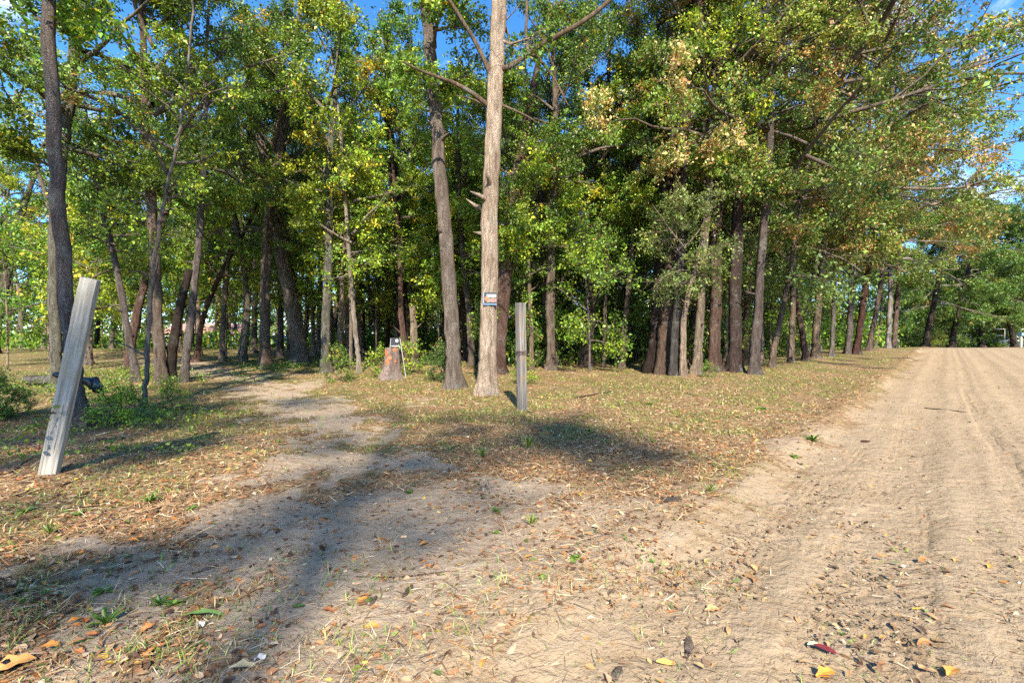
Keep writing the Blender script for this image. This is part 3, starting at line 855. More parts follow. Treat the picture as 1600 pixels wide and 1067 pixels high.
for p, lab in zip(_s, by_landmark('yellow green sapling', _s)):
    sapling(random.choice(['under_a', 'under_a', 'under_b']), p[0], p[1], lab, 'saplings of the open wood', random.uniform(1.5, 3.2), random.uniform(1.0, 1.35))
for p in scatter(30, 34, 60, 1.6, lambda x, y: in_wood(x, y, 3), -20, 42):
    bushy('shrub_c', 'shrub', p[0], p[1], 'dark shrub far back under the trees', 'shrub', 'shrubs far back under the trees', random.uniform(1.2, 2.2))
_s = scatter(24, 17, 30, 1.3, lambda x, y: in_wood(x, y, 2.6), -2, 44)
for p, lab in zip(_s, by_landmark('green shrub in shade', _s)):
    bushy(random.choice(['shrub_a', 'shrub_c']), 'shrub', p[0], p[1], lab, 'shrub', 'shrubs at the foot of the shaded trunks', random.uniform(.6, 1.1))
# shrubs the photo picks out
for px, py, key, s, lab in [(640, 585, 'shrub_b', .9, 'yellow green bush between painted stump and mottled trunk'),
                            (598, 590, 'shrub_b', .8, 'low bush with yellowish leaves left of the painted stump'),
                            (532, 596, 'shrub_a', .7, 'small leafy bush with brown leaves left of the white sapling'),
                            (268, 640, 'shrub_a', .42, 'small dark green bush in the grass right of the pale sapling'),
                            (178, 668, 'shrub_b', .55, 'small mixed bush right of the leaning plank'),
                            (205, 655, 'shrub_a', .4, 'tiny leafy bush beside the small mixed bush by the plank'),
                            (30, 650, 'shrub_c', .28, 'dark green bush left of the grey trunk by the plank'),
                            (-25, 660, 'shrub_c', .45, 'dark green bush cut by the left edge of the view'),
                            (690, 596, 'shrub_c', .6, 'dark bush behind the foot of the mottled leaning trunk'),
                            (820, 600, 'shrub_b', .6, 'light green weeds behind the foot of the square post'),
                            (1106, 590, 'shrub_a', .35, 'low green tuft at the foot of the crowded trunks')]:
    p = gp(px, py); bushy(key, 'bush', p.x, p.y, lab, 'bush', None, s)

# trees beyond the end of the road and across it
for i, (px, Y, key, s, cz, lab) in enumerate([(1446, 50, 'oak_e', 1.35, 4.2, 'broad tree spreading over the left side of the road end'),
                                             (1486, 56, 'oak_e', 1.35, 5.6, 'dark bushy tree closing the road end, left of the house'),
                                             (1535, 60, 'oak_e', 1.4, 6.2, 'dark oak arching low over the house'),
                                             (1585, 59, 'oak_e', 1.3, 6.2, 'blue green oak right of the house'),
                                             (1640, 60, 'oak_e', 1.3, 5.5, 'dark oak at the far right beyond the road'),
                                             (1470, 66, 'oak_e', 1.5, 2.5, 'dense dark oak behind the upright green shrubs at the road end'),
                                             (1520, 76, 'oak_e', 1.35, 2.2, 'dark tree behind the left end of the house roof'),
                                             (1560, 78, 'oak_e', 1.35, 2.2, 'dark tree behind the middle of the house roof'),
                                             (1605, 78, 'oak_e', 1.35, 2.2, 'dark tree behind the right end of the house')]):
    x = (px - CX) / FPX * Y
    wood_tree(x, Y, key, lab, None, k=5, cz=cz, cs=s, bark=DARK)
for i, (px, Y, s, lab) in enumerate([(1418, 56, 1.6, 'dark hedge bush at the left end of the road crest'), (1436, 58, 2.4, 'dark hedge bush left of the pale upright shrubs'), (1456, 60, 2.8, 'tall dark hedge bush right behind the pale upright shrubs'),
                                     (1494, 64, 1.4, 'dark bush before the left end of the house'),
                                     (1480, 61, 2.4, 'dark bush right of the pale upright shrubs'), (1518, 61, .5, 'low dark bush before the house porch'),
                                     (1580, 61, .45, 'low bush beside the white house post')]):
    bushy('shrub_c', 'bush', (px - CX) / FPX * Y, Y, lab, 'bush', None, s)
for px, s, lab in [(1450, 1.3, 'pale upright shrub at the road end, slimmer one'), (1465, 1.5, 'pale upright shrub at the road end, fuller one')]:
    bushy('shrub_b', 'shrub', (px - CX) / FPX * 55, 55, lab, 'shrub', None, s)

# far wood closing the view: one mass nobody could count
rngw = np.random.default_rng(99)
cl = []
for i in range(9000):
    a = math.radians(rngw.uniform(-58, 58)); y = rngw.uniform(80, 104)
    hh = 9 + 7 * fbm(a * 9, 0.0, 3, 3)
    cl.append((y * math.tan(a), y, 1.1 + rngw.random() ** 1.35 * hh))
_b = Buf()
leaves(_b, np.array(cl), 1.0, 10, .6, 'dark', rngw, up=.3)
o = link('distant_woods', _b.mesh('distant_woods', M_LEAF)); o['kind'] = 'stuff'
cl = []
while len(cl) < 9500:
    a = math.radians(rngw.uniform(-50, 47)); y = rngw.uniform(19, 84); x = y * math.tan(a)
    if y < 31 and (x < -1 or not in_wood(x, y, 3.2)): continue
    if road_uv(x, y)[1] > -2.5 and y < 62: continue
    if fbm(x * .35, y * .35, 44, 2) < .5 - .16 * (x > 0) - .1 * (y > 60): continue
    if -.72 < x / y < -.45 and y > 40: continue
    cl.append((x, y, float(base_h(y)) + rngw.random() ** 1.3 * (1.3 + 1.3 * (x > 0))))
_b = Buf()
cl = np.array(cl); nearm = cl[:, 1] < 34
leaves(_b, cl[nearm], .3, 15, .14, 'mid', rngw, up=.4)
leaves(_b, cl[~nearm], .4, 13, .27, 'mid', rngw, up=.4)
o = link('undergrowth', _b.mesh('undergrowth', M_LEAF)); o['kind'] = 'stuff'

# ------------------------------------------------------------------ trees behind the viewer that throw the foreground shade
def shade_tree(label, base, targets, seed, key='mid', h=9.5):
    """TARGETS: (ground or trunk point, height of foliage plane Y, radius)"""
    rng = np.random.default_rng(seed)
    b = Vector((base[0], base[1], float(H(base[0], base[1]))))
    root = thing('tree', label, 'tree', b, 0, None)
    P, _ = wobble((0, 0, 0), (.0, 0, 1), h, 12, rng, .008, .08)
    t = link('trunk', trunk_mesh(P, np.linspace(.27, .07, 13), seed, M_BARK, knots=False), root); t.color = (*GREY, 1)
    bb, lb = Buf(), Buf(); C, S = [], []
    for (p, yo, rad) in targets:
        yp = base[1] + yo
        s = (p[1] - yp) / LDIR[1]
        c = np.array([p[0] - LDIR[0] * s - b.x, yp - b.y, p[2] - LDIR[2] * s - b.z])
        if c[2] < 2.0: continue
        zt = max(1.6, min(h - .5, c[2] - .35 * math.hypot(c[0], c[1])))
        st = np.array([np.interp(zt, P[:, 2], P[:, 0]), np.interp(zt, P[:, 2], P[:, 1]), zt])
        mid = (st + c) / 2 + np.array([0, 0, .25])
        tt = np.linspace(0, 1, 8)[:, None]
        Q = (1 - tt) ** 2 * st + 2 * tt * (1 - tt) * mid + tt ** 2 * c
        tube(bb, Q, np.linspace(.05, .012, 8), 6)
        n = max(5, int(27 * (rad / .8) ** 2))
        for _ in range(n):
            q = c + rng.normal(size=3) * rad * np.array([.55, .7, .45])
            C.append(q); S.append(.2)
            k = Q[rng.integers(4, 8)]
            tube(bb, [k, (k + q) / 2 + rng.normal(0, .06, 3), q], [.011, .008, .004], 3, cap=False)
    leaves(lb, C, S, 27, .10, key, rng)
    for nm, m in (('limbs', bb.mesh('limbs', M_BARKS, True)), ('crown', lb.mesh('crown', M_LEAF))):
        o = link(nm, m, root); o.color = (*GREY, 1)
def G(px, py): p = gp(px, py); return (p.x, p.y, p.z)
def T(px, py, Y): p = at(px, py, Y); return (p.x, p.y, p.z)
tg = []
rs = np.random.default_rng(5)
for px, py, r in [(570, 830, .35), (480, 770, .55), (560, 745, .5), (610, 790, .35), (450, 820, .4), (640, 715, .4), (690, 700, .5), (740, 680, .45),
                  (780, 700, .4), (850, 665, .7), (900, 680, .75), (940, 690, .65), (975, 700, .65), (1015, 715, .5), (920, 685, .6), (870, 675, .6), (890, 665, .5), (920, 710, .35), (760, 770, .28), (700, 745, .3), (540, 690, .6),
                  (490, 700, .4), (830, 690, .4), (800, 655, .45), (720, 655, .6), (900, 645, .35), (660, 840, .12), (350, 850, .3), (420, 830, .3)]:
    tg.append((G(px, py), rs.uniform(-1.6, 1.8), r))
shade_tree('slim oak beside the road behind the viewer, shading the track mouth', (2.25, -24.0), tg, 301, h=26)
tg = []
for px, py, r in [(20, 945, .4), (70, 930, .35), (110, 915, .4), (160, 900, .35), (200, 885, .4), (290, 860, .35), (60, 790, .15), (230, 690, .35), (350, 660, .5), (430, 650, .55), (520, 630, .6),
                  (240, 650, .7), (190, 668, .6), (150, 690, .45), (300, 640, .7), (100, 680, .6), (40, 690, .7), (-40, 690, .7), (20, 660, .7), (120, 650, .7), (280, 668, .5), (200, 640, .7), (350, 630, .7), (400, 668, .4), (470, 680, .45), (560, 650, .5), (620, 640, .45)]:
    tg.append((G(px, py), rs.uniform(-1.6, 1.4), r))
shade_tree('leafy oak behind the viewer on the left, shading the grass by the plank', (-2.4, -23.0), tg, 302, h=26)
tg = []
for px, py, r in [(128, 640, .7), (112, 560, .8), (100, 480, .8), (95, 380, .9), (88, 280, .9), (80, 180, .9), (60, 600, .9), (20, 560, .9), (160, 600, .8)]:
    tg.append((T(px, py, 7.7), rs.uniform(-1.5, 1.5), r))
for py, r in [(500, .3), (530, .34), (560, .34), (590, .34), (610, .3)]:
    tg.append((T(112 - (py - 540) * .2, py, 4.5), rs.uniform(-.5, .5), r))
    tg.append((T(118 - (py - 540) * .2, py, 4.5), rs.uniform(-.5, .5), r))
for px, py, r in [(460, 625, .5), (200, 625, .6)]:
    tg.append((G(px, py), rs.uniform(-1.5, 1.5), r))
shade_tree('tall oak behind the viewer at the far left, shading the grey trunk', (-6.6, -11.0), tg, 303, h=20)

# ------------------------------------------------------------------ timber plank, square post, sign, stump, log, tarp
def prism_box(name, label, cat, base, top, w, d, yaw, mat, chip=.006, seed=1):
    """a squared timber from base to top point with softened, slightly worn edges"""
    rng = np.random.default_rng(seed)
    base, top = Vector(base), Vector(top)
    L = (top - base).length
    n, bev = 14, .012
    prof = []
    for sx, sy, o in ((1, 1, 0), (-1, 1, 1), (-1, -1, 2), (1, -1, 3)):
        cx, cy = sx * (w / 2 - bev), sy * (d / 2 - bev)
        for k in range(3):
            a = o * PI / 2 + k * PI / 4
            prof.append((cx + bev * math.cos(a), cy + bev * math.sin(a)))
    prof = np.array(prof); m = len(prof)
    V = []
    for i in range(n):
        z = L * i / (n - 1)
        V.append(np.concatenate([prof * (1 + rng.normal(0, .004)) + rng.normal(0, chip * .3, (m, 2)), np.full((m, 1), z)], 1))
    V.append(np.concatenate([prof * .94, np.full((m, 1), L + .008)], 1))
    V = np.concatenate(V + [np.array([[0, 0, L + .010]])])
    i = np.arange(n)[:, None]; j = np.arange(m)[None, :]
    q = np.stack([i * m + j, i * m + (j + 1) % m, (i + 1) * m + (j + 1) % m, (i + 1) * m + j], -1).reshape(-1, 4)
    k = n * m
    q = np.concatenate([q, np.array([[k + a, k + (a + 1) % m, (n + 1) * m, (n + 1) * m] for a in range(m)])])
    b = Buf(); b.add(V, q)
    o = link(name, b.mesh(name, mat))
    z = (top - base).normalized()
    x = Vector((math.cos(yaw), math.sin(yaw), 0)); y = z.cross(x).normalized(); x = y.cross(z)
    o.matrix_world = Matrix((x, y, z)).transposed().to_4x4(); o.location = base
    tag(o, label, cat)
    return o
pb = gp(74, 740); Yp = pb.y
plank_b = pb - Vector((.01, 0, .12)); plank_t = at(141, 437, Yp - .1)
plank = prism_box('timber_plank', 'weathered grey timber plank leaning to the right, planted in the leaf litter', 'plank', plank_b, plank_t, .15, .085, math.radians(14), M_WOOD, seed=3)
qb = gp(816, 640)
post_t = at(813, 474, qb.y)
post = prism_box('timber_post', 'weathered square timber post bound with wire, standing in the clearing', 'post', qb - Vector((0, 0, .15)), post_t, .155, .155, math.radians(36), M_POST, seed=4)
M_WIRE = mat_plain('rusty_wire', (.09, .06, .05), .6, .5)
_b = Buf()
zl = (at(815, 552, qb.y) - post.location).length
for k, dz in enumerate((-.03, -.005, .02, .04)):
    c = .082
    ring = [(c, c), (-c, c), (-c, -c), (c, -c), (c, c)]
    pts = []
    for a, bb_ in zip(ring[:-1], ring[1:]):
        for t in np.linspace(0, 1, 4)[:-1]:
            pts.append((a[0] + (bb_[0] - a[0]) * t, a[1] + (bb_[1] - a[1]) * t, zl + dz + .008 * math.sin(t * 6 + k)))
    pts.append(pts[0])
    tube(_b, pts, [.006] * len(pts), 5)
tube(_b, [(-.082, -.06, zl), (-.12, -.09, zl - .01), (-.16, -.09, zl - .05), (-.15, -.08, zl - .1)], [.006] * 4, 5)
link('wire_binding', _b.mesh('wire_binding', M_WIRE), post)

# vine with a few leaves across the plank
def leafy_sprig(name, label, cat, pts, nleaf, L, pal, seed, cols=None, stem=(.25, .16, .08), r=.004):
    rng = np.random.default_rng(seed)
    b0 = Vector(pts[0])
    P = np.array([np.array(Vector(p) - b0) for p in pts])
    Q, _ = resample(P, .03) if len(P) > 2 else (P, 0)
    b = Buf(); tube(b, Q, np.linspace(r, r * .5, len(Q)), 5, col=stem)
    root = link(name, b.mesh('stem', M_LITTER, True), None, b0)
    tag(root, label, cat)
    for i in range(nleaf):
        c = Q[int((i + .6) / nleaf * (len(Q) - 1))]
        lb = Buf()
        cc = cols[i % len(cols)] if cols else (.08, .13, .03)
        big_leaf(lb, (0, 0, 0), rng.uniform(0, 6.28), L * rng.uniform(.7, 1.2), cc, rng, tilt=rng.uniform(.2, 1.2))
        link('leaf', lb.mesh('leaf', M_LEAF), root, c)
    return root
def big_leaf(buf, p, ang, L, col, rng, tilt=0.0, lobes=True, curl=None, w=.5):
    """one broad leaf: midrib, side outline, curled"""
    n = 6
    curl = rng.uniform(-.5, .9) if curl is None else curl
    t = np.linspace(0, 1, n)
    wid = np.sin(PI * np.clip(t * .96 + .04, 0, 1)) ** .8 * w * L * (1 + (.28 * np.cos(t * 16) if lobes else 0))
    z = curl * L * (t - t * t) * .9 + .01 * L
    side_up = rng.uniform(.05, .4)
    V = []
    for i in range(n):
        x = (t[i] - .5) * L
        V += [(x, wid[i] * .5, z[i] + side_up * wid[i] * .5), (x, 0, z[i]), (x, -wid[i] * .5, z[i] + side_up * wid[i] * rng.uniform(.2, .6))]
    V = np.array(V)
    ct, st = math.cos(tilt), math.sin(tilt)
    V = np.stack([V[:, 0], V[:, 1] * ct - V[:, 2] * st, V[:, 1] * st + V[:, 2] * ct], 1)
    ca, sa = math.cos(ang), math.sin(ang)
    V = np.stack([V[:, 0] * ca - V[:, 1] * sa, V[:, 0] * sa + V[:, 1] * ca, V[:, 2]], 1) + np.array(p)
    F = []
    for i in range(n - 1):
        a = i * 3
        F += [[a, a + 1, a + 4, a + 3], [a + 1, a + 2, a + 5, a + 4]]
    c = np.array(col) * np.exp(rng.normal(0, .12, (len(V), 1)))
    buf.add(V, F, c)

Yv = Yp - .16
leafy_sprig('vine', 'small reddish vine sprig lying across the lower face of the plank', 'vine', [at(60, 705, Yv), at(66, 672, Yv), at(74, 655, Yv), at(84, 640, Yv), at(92, 632, Yv)], 7, .075, 'rusty', 4,
            [(.06, .012, .012), (.14, .16, .03), (.05, .02, .015), (.2, .07, .03), (.2, .22, .04)], (.12, .04, .025))

# sign nailed on the trunk
M_BLACK = mat_plain('black_sheet', (.018, .018, .022), .45, .5, .15)
M_WHITE = mat_plain('white_paint', (.55, .52, .48), .6, .3, .06)
M_ORANGE = mat_plain('orange_paint', (.55, .12, .035), .6, .3, .15, 14)
M_PINK = mat_plain('faded_red_paint', (.5, .24, .18), .6, .3, .1)
M_BLUE = mat_plain('pale_blue_edge', (.20, .38, .55), .5, .3, .1)
rel, rad = np.array([np.array(p) for p in T_SIGN[1]]), np.array(T_SIGN[2])
sc_ = at(766.5, 468, Ys)
zs_ = sc_.z - rt.location.z
rr_ = np.interp(zs_, rel[:, 2], rad)
ax_ = np.interp(zs_, rel[:, 2], rel[:, 0]) + rt.location.x
ay_ = np.interp(zs_, rel[:, 2], rel[:, 1]) + rt.location.y
SW, SHH = .31, .285
sign = thing('sign', 'small black sign with pale lettering and an orange disc, nailed on the tan trunk', 'sign', Vector((sc_.x, ay_ - rr_ - .035, sc_.z)), math.radians(4))
def plate(name, w, h, x, z, y, d, mat):
    b = Buf(); box(b, (w, d, h)); return link(name, b.mesh(name, mat), sign, (x, y, z))
plate('board', SW, SHH, 0, 0, 0, .006, M_BLACK)
plate('edge', SW, .014, 0, -SHH / 2 + .007, -.006, .004, M_BLUE)
plate('edge', .012, SHH - .03, -SW / 2 + .006, .012, -.006, .004, M_BLUE)
_b = Buf()
a_ = np.arange(24) * 2 * PI / 24
tube(_b, [(0, 0, 0), (0, -.004, 0)], [.045, .045], 24)
link('disc', _b.mesh('disc', M_ORANGE), sign, (-.085, -.005, -.005))
for i, (x, w) in enumerate([(-.055, .05), (.005, .052), (.065, .05), (.12, .04)]):
    lb_ = Buf()
    box(lb_, (w * .24, .004, .075), Matrix.Translation((-w * .36, 0, 0)))
    box(lb_, (w * .24, .004, .075), Matrix.Translation((w * .36, 0, 0)))
    box(lb_, (w * .46, .004, .017), Matrix.Translation((0, 0, .029)))
    box(lb_, (w * .46, .004, .017), Matrix.Translation((0, 0, -.012 if i % 2 else -.029)))
    link('letter', lb_.mesh('letter', M_WHITE), sign, (x, -.006, .058))
    l2 = link('letter', lb_.mesh('letter', M_PINK), sign, (x + .005, -.006, -.045))

# painted stump with the little board behind
sb = gp(612, 592)
stump = thing('stump', 'flared pale stump splashed with orange paint at the edge of the wood', 'stump', sb)
_b = Buf()
hs = 78 / FPX * sb.y * .62
zz_ = np.linspace(-.08, hs, 14)
Rb = 38 / 2 / FPX * sb.y; Rt = 20 / 2 / FPX * sb.y
RR = Rt + (Rb - Rt) * np.exp(-np.maximum(zz_, 0) / (hs * .42))
tube(_b, np.stack([zz_ * .02, zz_ * 0, zz_], 1), RR, 18, np.random.default_rng(8), .03, flare=lambda P, a: 1 + (.16 * np.cos(4 * a + 1) + .1 * np.cos(7 * a))[None, :] * np.exp(-np.maximum(P[:, 2], 0) / (hs * .5))[:, None])
o = link('trunk', _b.mesh('trunk', M_BARK, True), stump); o.color = (.60, .47, .42, 1)
pr = np.random.default_rng(12)
for k in range(8):          # paint blotches hugging the front of the stump
    za = hs * pr.uniform(.45, .98); an = -PI / 2 + pr.uniform(-.6, .75)
    r_ = np.interp(za, zz_, RR) * 1.02 + .008
    _b = Buf()
    s_ = pr.uniform(.022, .055)
    grid = []
    for u in np.linspace(-1, 1, 5):
        for v in np.linspace(-1, 1, 5):
            rr2 = np.interp(za + v * s_ * 1.2, zz_, RR) * 1.03 + .01
            q = max(abs(u), abs(v)); c_ = math.hypot(u, v); f_ = q / c_ if c_ > 0 else 1
            aa = an + u * f_ * s_ / r_
            grid.append((math.cos(aa) * rr2, math.sin(aa) * rr2, za + v * f_ * s_ * 1.2))
    _b.add(grid, [[i * 5 + j, i * 5 + j + 1, (i + 1) * 5 + j + 1, (i + 1) * 5 + j] for i in range(4) for j in range(4)])
    link('paint_splash', _b.mesh('paint_splash', M_ORANGE), stump)
bd = thing('notice_board', 'small black notice board on two pale stakes just behind the painted stump', 'sign', Vector((sb.x, sb.y + .42, float(H(sb.x, sb.y + .42)))))
kx = sb.y / FPX
M_STAKE = mat_plain('grey_stake', (.34, .32, .3), .7, .2)
zb = CAM_H + (HY - 539) * kx - bd.location.z
_b = Buf(); box(_b, (14 * kx, .02, 11 * kx)); link('board', _b.mesh('board', M_BLACK), bd, (.02, -.03, zb + 6 * kx))
_b = Buf(); tube(_b, [(0, 0, 0), (0, -.006, 0)], [2.4 * kx, 2.4 * kx], 16); link('emblem', _b.mesh('emblem', M_WHITE), bd, (.07, -.042, zb + 7 * kx))
_b = Buf(); box(_b, (13 * kx, .016, 2.2 * kx)); link('rail', _b.mesh('rail', M_STAKE), bd, (.02, -.035, zb - 1.6 * kx))
for sx, lean in ((-6.5, -.06), (8.0, .1)):
    _b = Buf(); tube(_b, [(sx * kx + lean * 2, 0, -.1), (sx * kx, 0, zb + 11 * kx)], [.013, .013], 6); link('stake', _b.mesh('stake', M_STAKE), bd)

# black tarp hung in folds behind the grey trunk, with the log beside
M_TARP = mat_plain('black_tarp', (.018, .022, .032), .35, .5, .3, 4)
tp = at(105, 588, 7.92)
tarp = Buf()
na, nr_ = 26, 9
V = []
for i in range(na):
    s = i / (na - 1)
    c = np.array(at(84 + 74 * s, 584 + 3 * math.sin(s * 5) + 24 * s ** 2.2, 7.92)) - np.array(tp)
    rad_ = (.03 + .02 * math.sin(s * 9) ** 2 + .05 * (s > .6) * (s - .6) / .4) * (.35 + .65 * min(1, (1 - s) * 7 + .2))
    for j in range(nr_):
        a = 2 * PI * j / nr_
        hang = 1.9 if math.sin(a) < 0 and s > .55 else 1.0
        V.append(c + np.array([.02 * math.sin(7 * s + a), math.cos(a) * rad_ * .8, math.sin(a) * rad_ * (.75 + .5 * vnoise(i * .9, j * 1.3, 5)) * hang * (1 + .25 * math.sin(11 * s + 3 * a))]))
Fq = [[i * nr_ + j, i * nr_ + (j + 1) % nr_, (i + 1) * nr_ + (j + 1) % nr_, (i + 1) * nr_ + j] for i in range(na - 1) for j in range(nr_)]
for e_ in (0, na - 1):
    V.append(np.mean(V[e_ * nr_:(e_ + 1) * nr_], axis=0))
Fq += [[j, (j + 1) % nr_, na * nr_, na * nr_] for j in range(nr_)]
Fq += [[(na - 1) * nr_ + j, (na - 1) * nr_ + (j + 1) % nr_, na * nr_ + 1, na * nr_ + 1] for j in range(nr_)]
tarp.add(V, Fq)
tag(link('folded_tarp', tarp.mesh('folded_tarp', M_TARP, True), None, tp), 'black folded tarp slung behind the grey trunk next to the plank', 'tarp')

def log(name, label, cat, p0, p1, r0, r1, col, sides=9, wob=.04, seed=1, mat=None, group=None):
    p0, p1 = Vector(p0), Vector(p1)
    rng = np.random.default_rng(seed)
    L = (p1 - p0).length
    n = max(4, int(L / .08))
    n = min(n, 24)
    t = np.linspace(0, 1, n)[:, None]
    P = np.array(p0)[None] * (1 - t) + np.array(p1)[None] * t
    off = np.cumsum(rng.normal(0, wob * L / n, (n, 3)), 0); off -= t * off[-1]
    P = P + off * np.array([1, 1, .4])
    P = P - np.array(p0)
    b = Buf(); tube(b, P, np.linspace(r0, r1, n), sides, rng, .06, col=col if mat else None)
    V0 = P[0]
    o = link(name, b.mesh(name, mat or M_BARKS, True), None, p0); o.color = (*col, 1)
    return tag(o, label, cat, group)
def on(px, py, up=.01): p = gp(px, py); return p + Vector((0, 0, up))
log('fallen_log', 'grey fallen log lying left of the grey trunk in the green plants', 'log', on(44, 603, .16), on(96, 604, .16), .13, .15, (.2, .18, .16), seed=5)
for i, (a, b_, r, col, lab) in enumerate([
        ((12, 742), (52, 715), .011, (.33, .28, .22), 'pale stick slanting on the ground left of the plank foot'),
        ((88, 738), (112, 728), .016, (.38, .33, .28), 'short pale stick touching the plank foot on its right'),
        ((30, 775), (115, 755), .014, (.17, .14, .12), 'dark crooked stick lying below the plank'),
        ((165, 745), (195, 770), .006, (.42, .34, .24), 'thin straw coloured stalk right of the plank foot'),
        ((497, 950), (548, 962), .005, (.48, .36, .20), 'thin pale stalk on the sand, left of two wood splinters'),
        ((570, 968), (640, 955), .007, (.36, .28, .2), 'forked brown twig lying across the sand near the wood splinters'),
        ((560, 900), (625, 903), .006, (.25, .19, .13), 'bent dark twig curving on the bare sand'),
        ((625, 903), (718, 893), .006, (.27, .2, .14), 'long thin twig on the bare sand, right of the bent one'),
        ((720, 716), (798, 716), .006, (.45, .38, .24), 'long pale straw stalk lying in front of the square post'),
        ((1003, 920), (1020, 945), .005, (.07, .05, .04), 'short black twig on the straw between track and road'),
        ((858, 782), (898, 800), .006, (.14, .1, .08), 'dark twig on the sunlit straw, right of the small weed'),
        ((1445, 638), (1510, 645), .012, (.10, .08, .07), 'dark stick lying across the road'),
        ((1093, 915), (1098, 960), .007, (.16, .12, .09), 'curved brown twig near the start of the road'),
        ((1280, 972), (1330, 973), .005, (.55, .48, .36), 'bleached stalk on the road sand near the dark red leaf'),
        ((1335, 1010), (1400, 1022), .005, (.50, .42, .30), 'pale dry stalk on the road below the bleached stalk'),
        ((1060, 608), (1085, 620), .012, (.12, .09, .07), 'dark crooked stick in the grass before the crowded trunks'),
        ((900, 622), (956, 612), .015, (.10, .08, .07), 'dark branch on the grass before the shaded wood'),
        ((1250, 770), (1310, 778), .008, (.12, .09, .07), 'short dark twig where verge meets road'),
        ((1138, 670), (1145, 690), .008, (.5, .46, .4), 'whitish stick stub standing in the verge grass')]):
    p0, p1 = on(*a, r * .8), on(*b_, r * 1.2)
    log('stick', lab, 'stick', p0, p1, r, r * .6, col, 6, .09, 20 + i)

# wood splinters, bark pieces, stones, paper
def chunk(name, label, cat, px, py, size, col, rz=0.0, tilt=0.0, seed=0, mat=None):
    rng = np.random.default_rng(seed)
    b = Buf()
    n, m = 7, 8
    V = []
    for i in range(n):
        s = i / (n - 1)
        e = math.sin(PI * (.12 + .76 * s)) ** .5
        for j in range(m):
            a = 2 * PI * j / m
            k = 1 + rng.normal(0, .09)
            V.append(((s - .5) * size[0], math.cos(a) * size[1] / 2 * e * k, math.sin(a) * size[2] / 2 * e * k))
    F = [[i * m + j, i * m + (j + 1) % m, (i + 1) * m + (j + 1) % m, (i + 1) * m + j] for i in range(n - 1) for j in range(m)]
    V += [(-.5 * size[0], 0, 0), (.5 * size[0], 0, 0)]
    F += [[j, (j + 1) % m, n * m, n * m] for j in range(m)] + [[(n - 1) * m + j, (n - 1) * m + (j + 1) % m, n * m + 1, n * m + 1] for j in range(m)]
    b.add(V, F)
    o = link(name, b.mesh(name, mat or M_BARKS, True), None, on(px, py, size[2] * .3), (0, tilt, rz)); o.color = (*col, 1)
    return tag(o, label, cat)
chunk('wood_piece', 'grey weathered wood piece lying on the sand at the near edge of the road', 'wood piece', 1076, 1012, (.13, .045, .04), (.36, .29, .23), 1.2, 0, 1)
chunk('wood_piece', 'second grey wood piece half buried, cut by the bottom of the view', 'wood piece', 964, 1058, (.1, .05, .04), (.33, .28, .23), 1.0, 0, 2)
chunk('wood_splinter', 'brown split wood splinter standing up from the sand', 'wood splinter', 633, 930, (.15, .028, .02), (.24, .18, .13), 1.25, -.25, 3)
chunk('wood_splinter', 'shorter grey wood splinter left of the brown one', 'wood splinter', 581, 944, (.1, .022, .018), (.3, .25, .2), 1.35, -.3, 4)
chunk('bark_piece', 'curled grey bark piece on the straw right of the track', 'bark piece', 1049, 783, (.16, .09, .04), (.22, .18, .16), .2, 0, 5)
chunk('bark_piece', 'reddish bark lump at the edge of the road', 'bark piece', 1352, 692, (.12, .09, .06), (.2, .11, .07), .2, 0, 6)
chunk('bark_piece', 'long pale bark flake lying in the straw left of the track', 'bark piece', 325, 888, (.11, .04, .012), (.42, .35, .27), 1.0, 0, 7)
chunk('bark_piece', 'wide pale bark slab on the litter in shade left of the track', 'bark piece', 306, 838, (.13, .08, .02), (.36, .30, .22), .2, 0, 17)
chunk('wood_splinter', 'dark wedge of wood beside the shaded sand patch', 'wood splinter', 504, 858, (.09, .03, .025), (.2, .13, .07), -.9, .2, 18)
chunk('stone', 'dark stone cut by the lower left corner', 'stone', 10, 1042, (.08, .06, .05), (.05, .05, .06), .3, 0, 8)
chunk('stone', 'pale rounded stone on the straw by the lower edge', 'stone', 955, 1030, (.03, .025, .02), (.5, .44, .36), .3, 0, 9)
def scrap(name, label, px, py, w, h, rz, mat):
    b = Buf()
    V, n = [], 5
    rng = np.random.default_rng(px)
    for i in range(n):
        for j in range(n):
            V.append(((i / (n - 1) - .5) * w, (j / (n - 1) - .5) * h, .012 * math.sin(i * 1.7 + j) + .012))
    b.add(V, [[i * n + j, i * n + j + 1, (i + 1) * n + j + 1, (i + 1) * n + j] for i in range(n - 1) for j in range(n - 1)])
    tag(link(name, b.mesh(name, mat, True), None, on(px, py, .004), (0, .1, rz)), label, 'paper')
scrap('paper_scrap', 'crumpled white paper scrap by the lower edge of the litter', 405, 1032, .045, .03, .6, M_WHITE)
scrap('paper_scrap', 'small white paper scrap beside the long green blade', 312, 980, .035, .022, .9, M_WHITE)

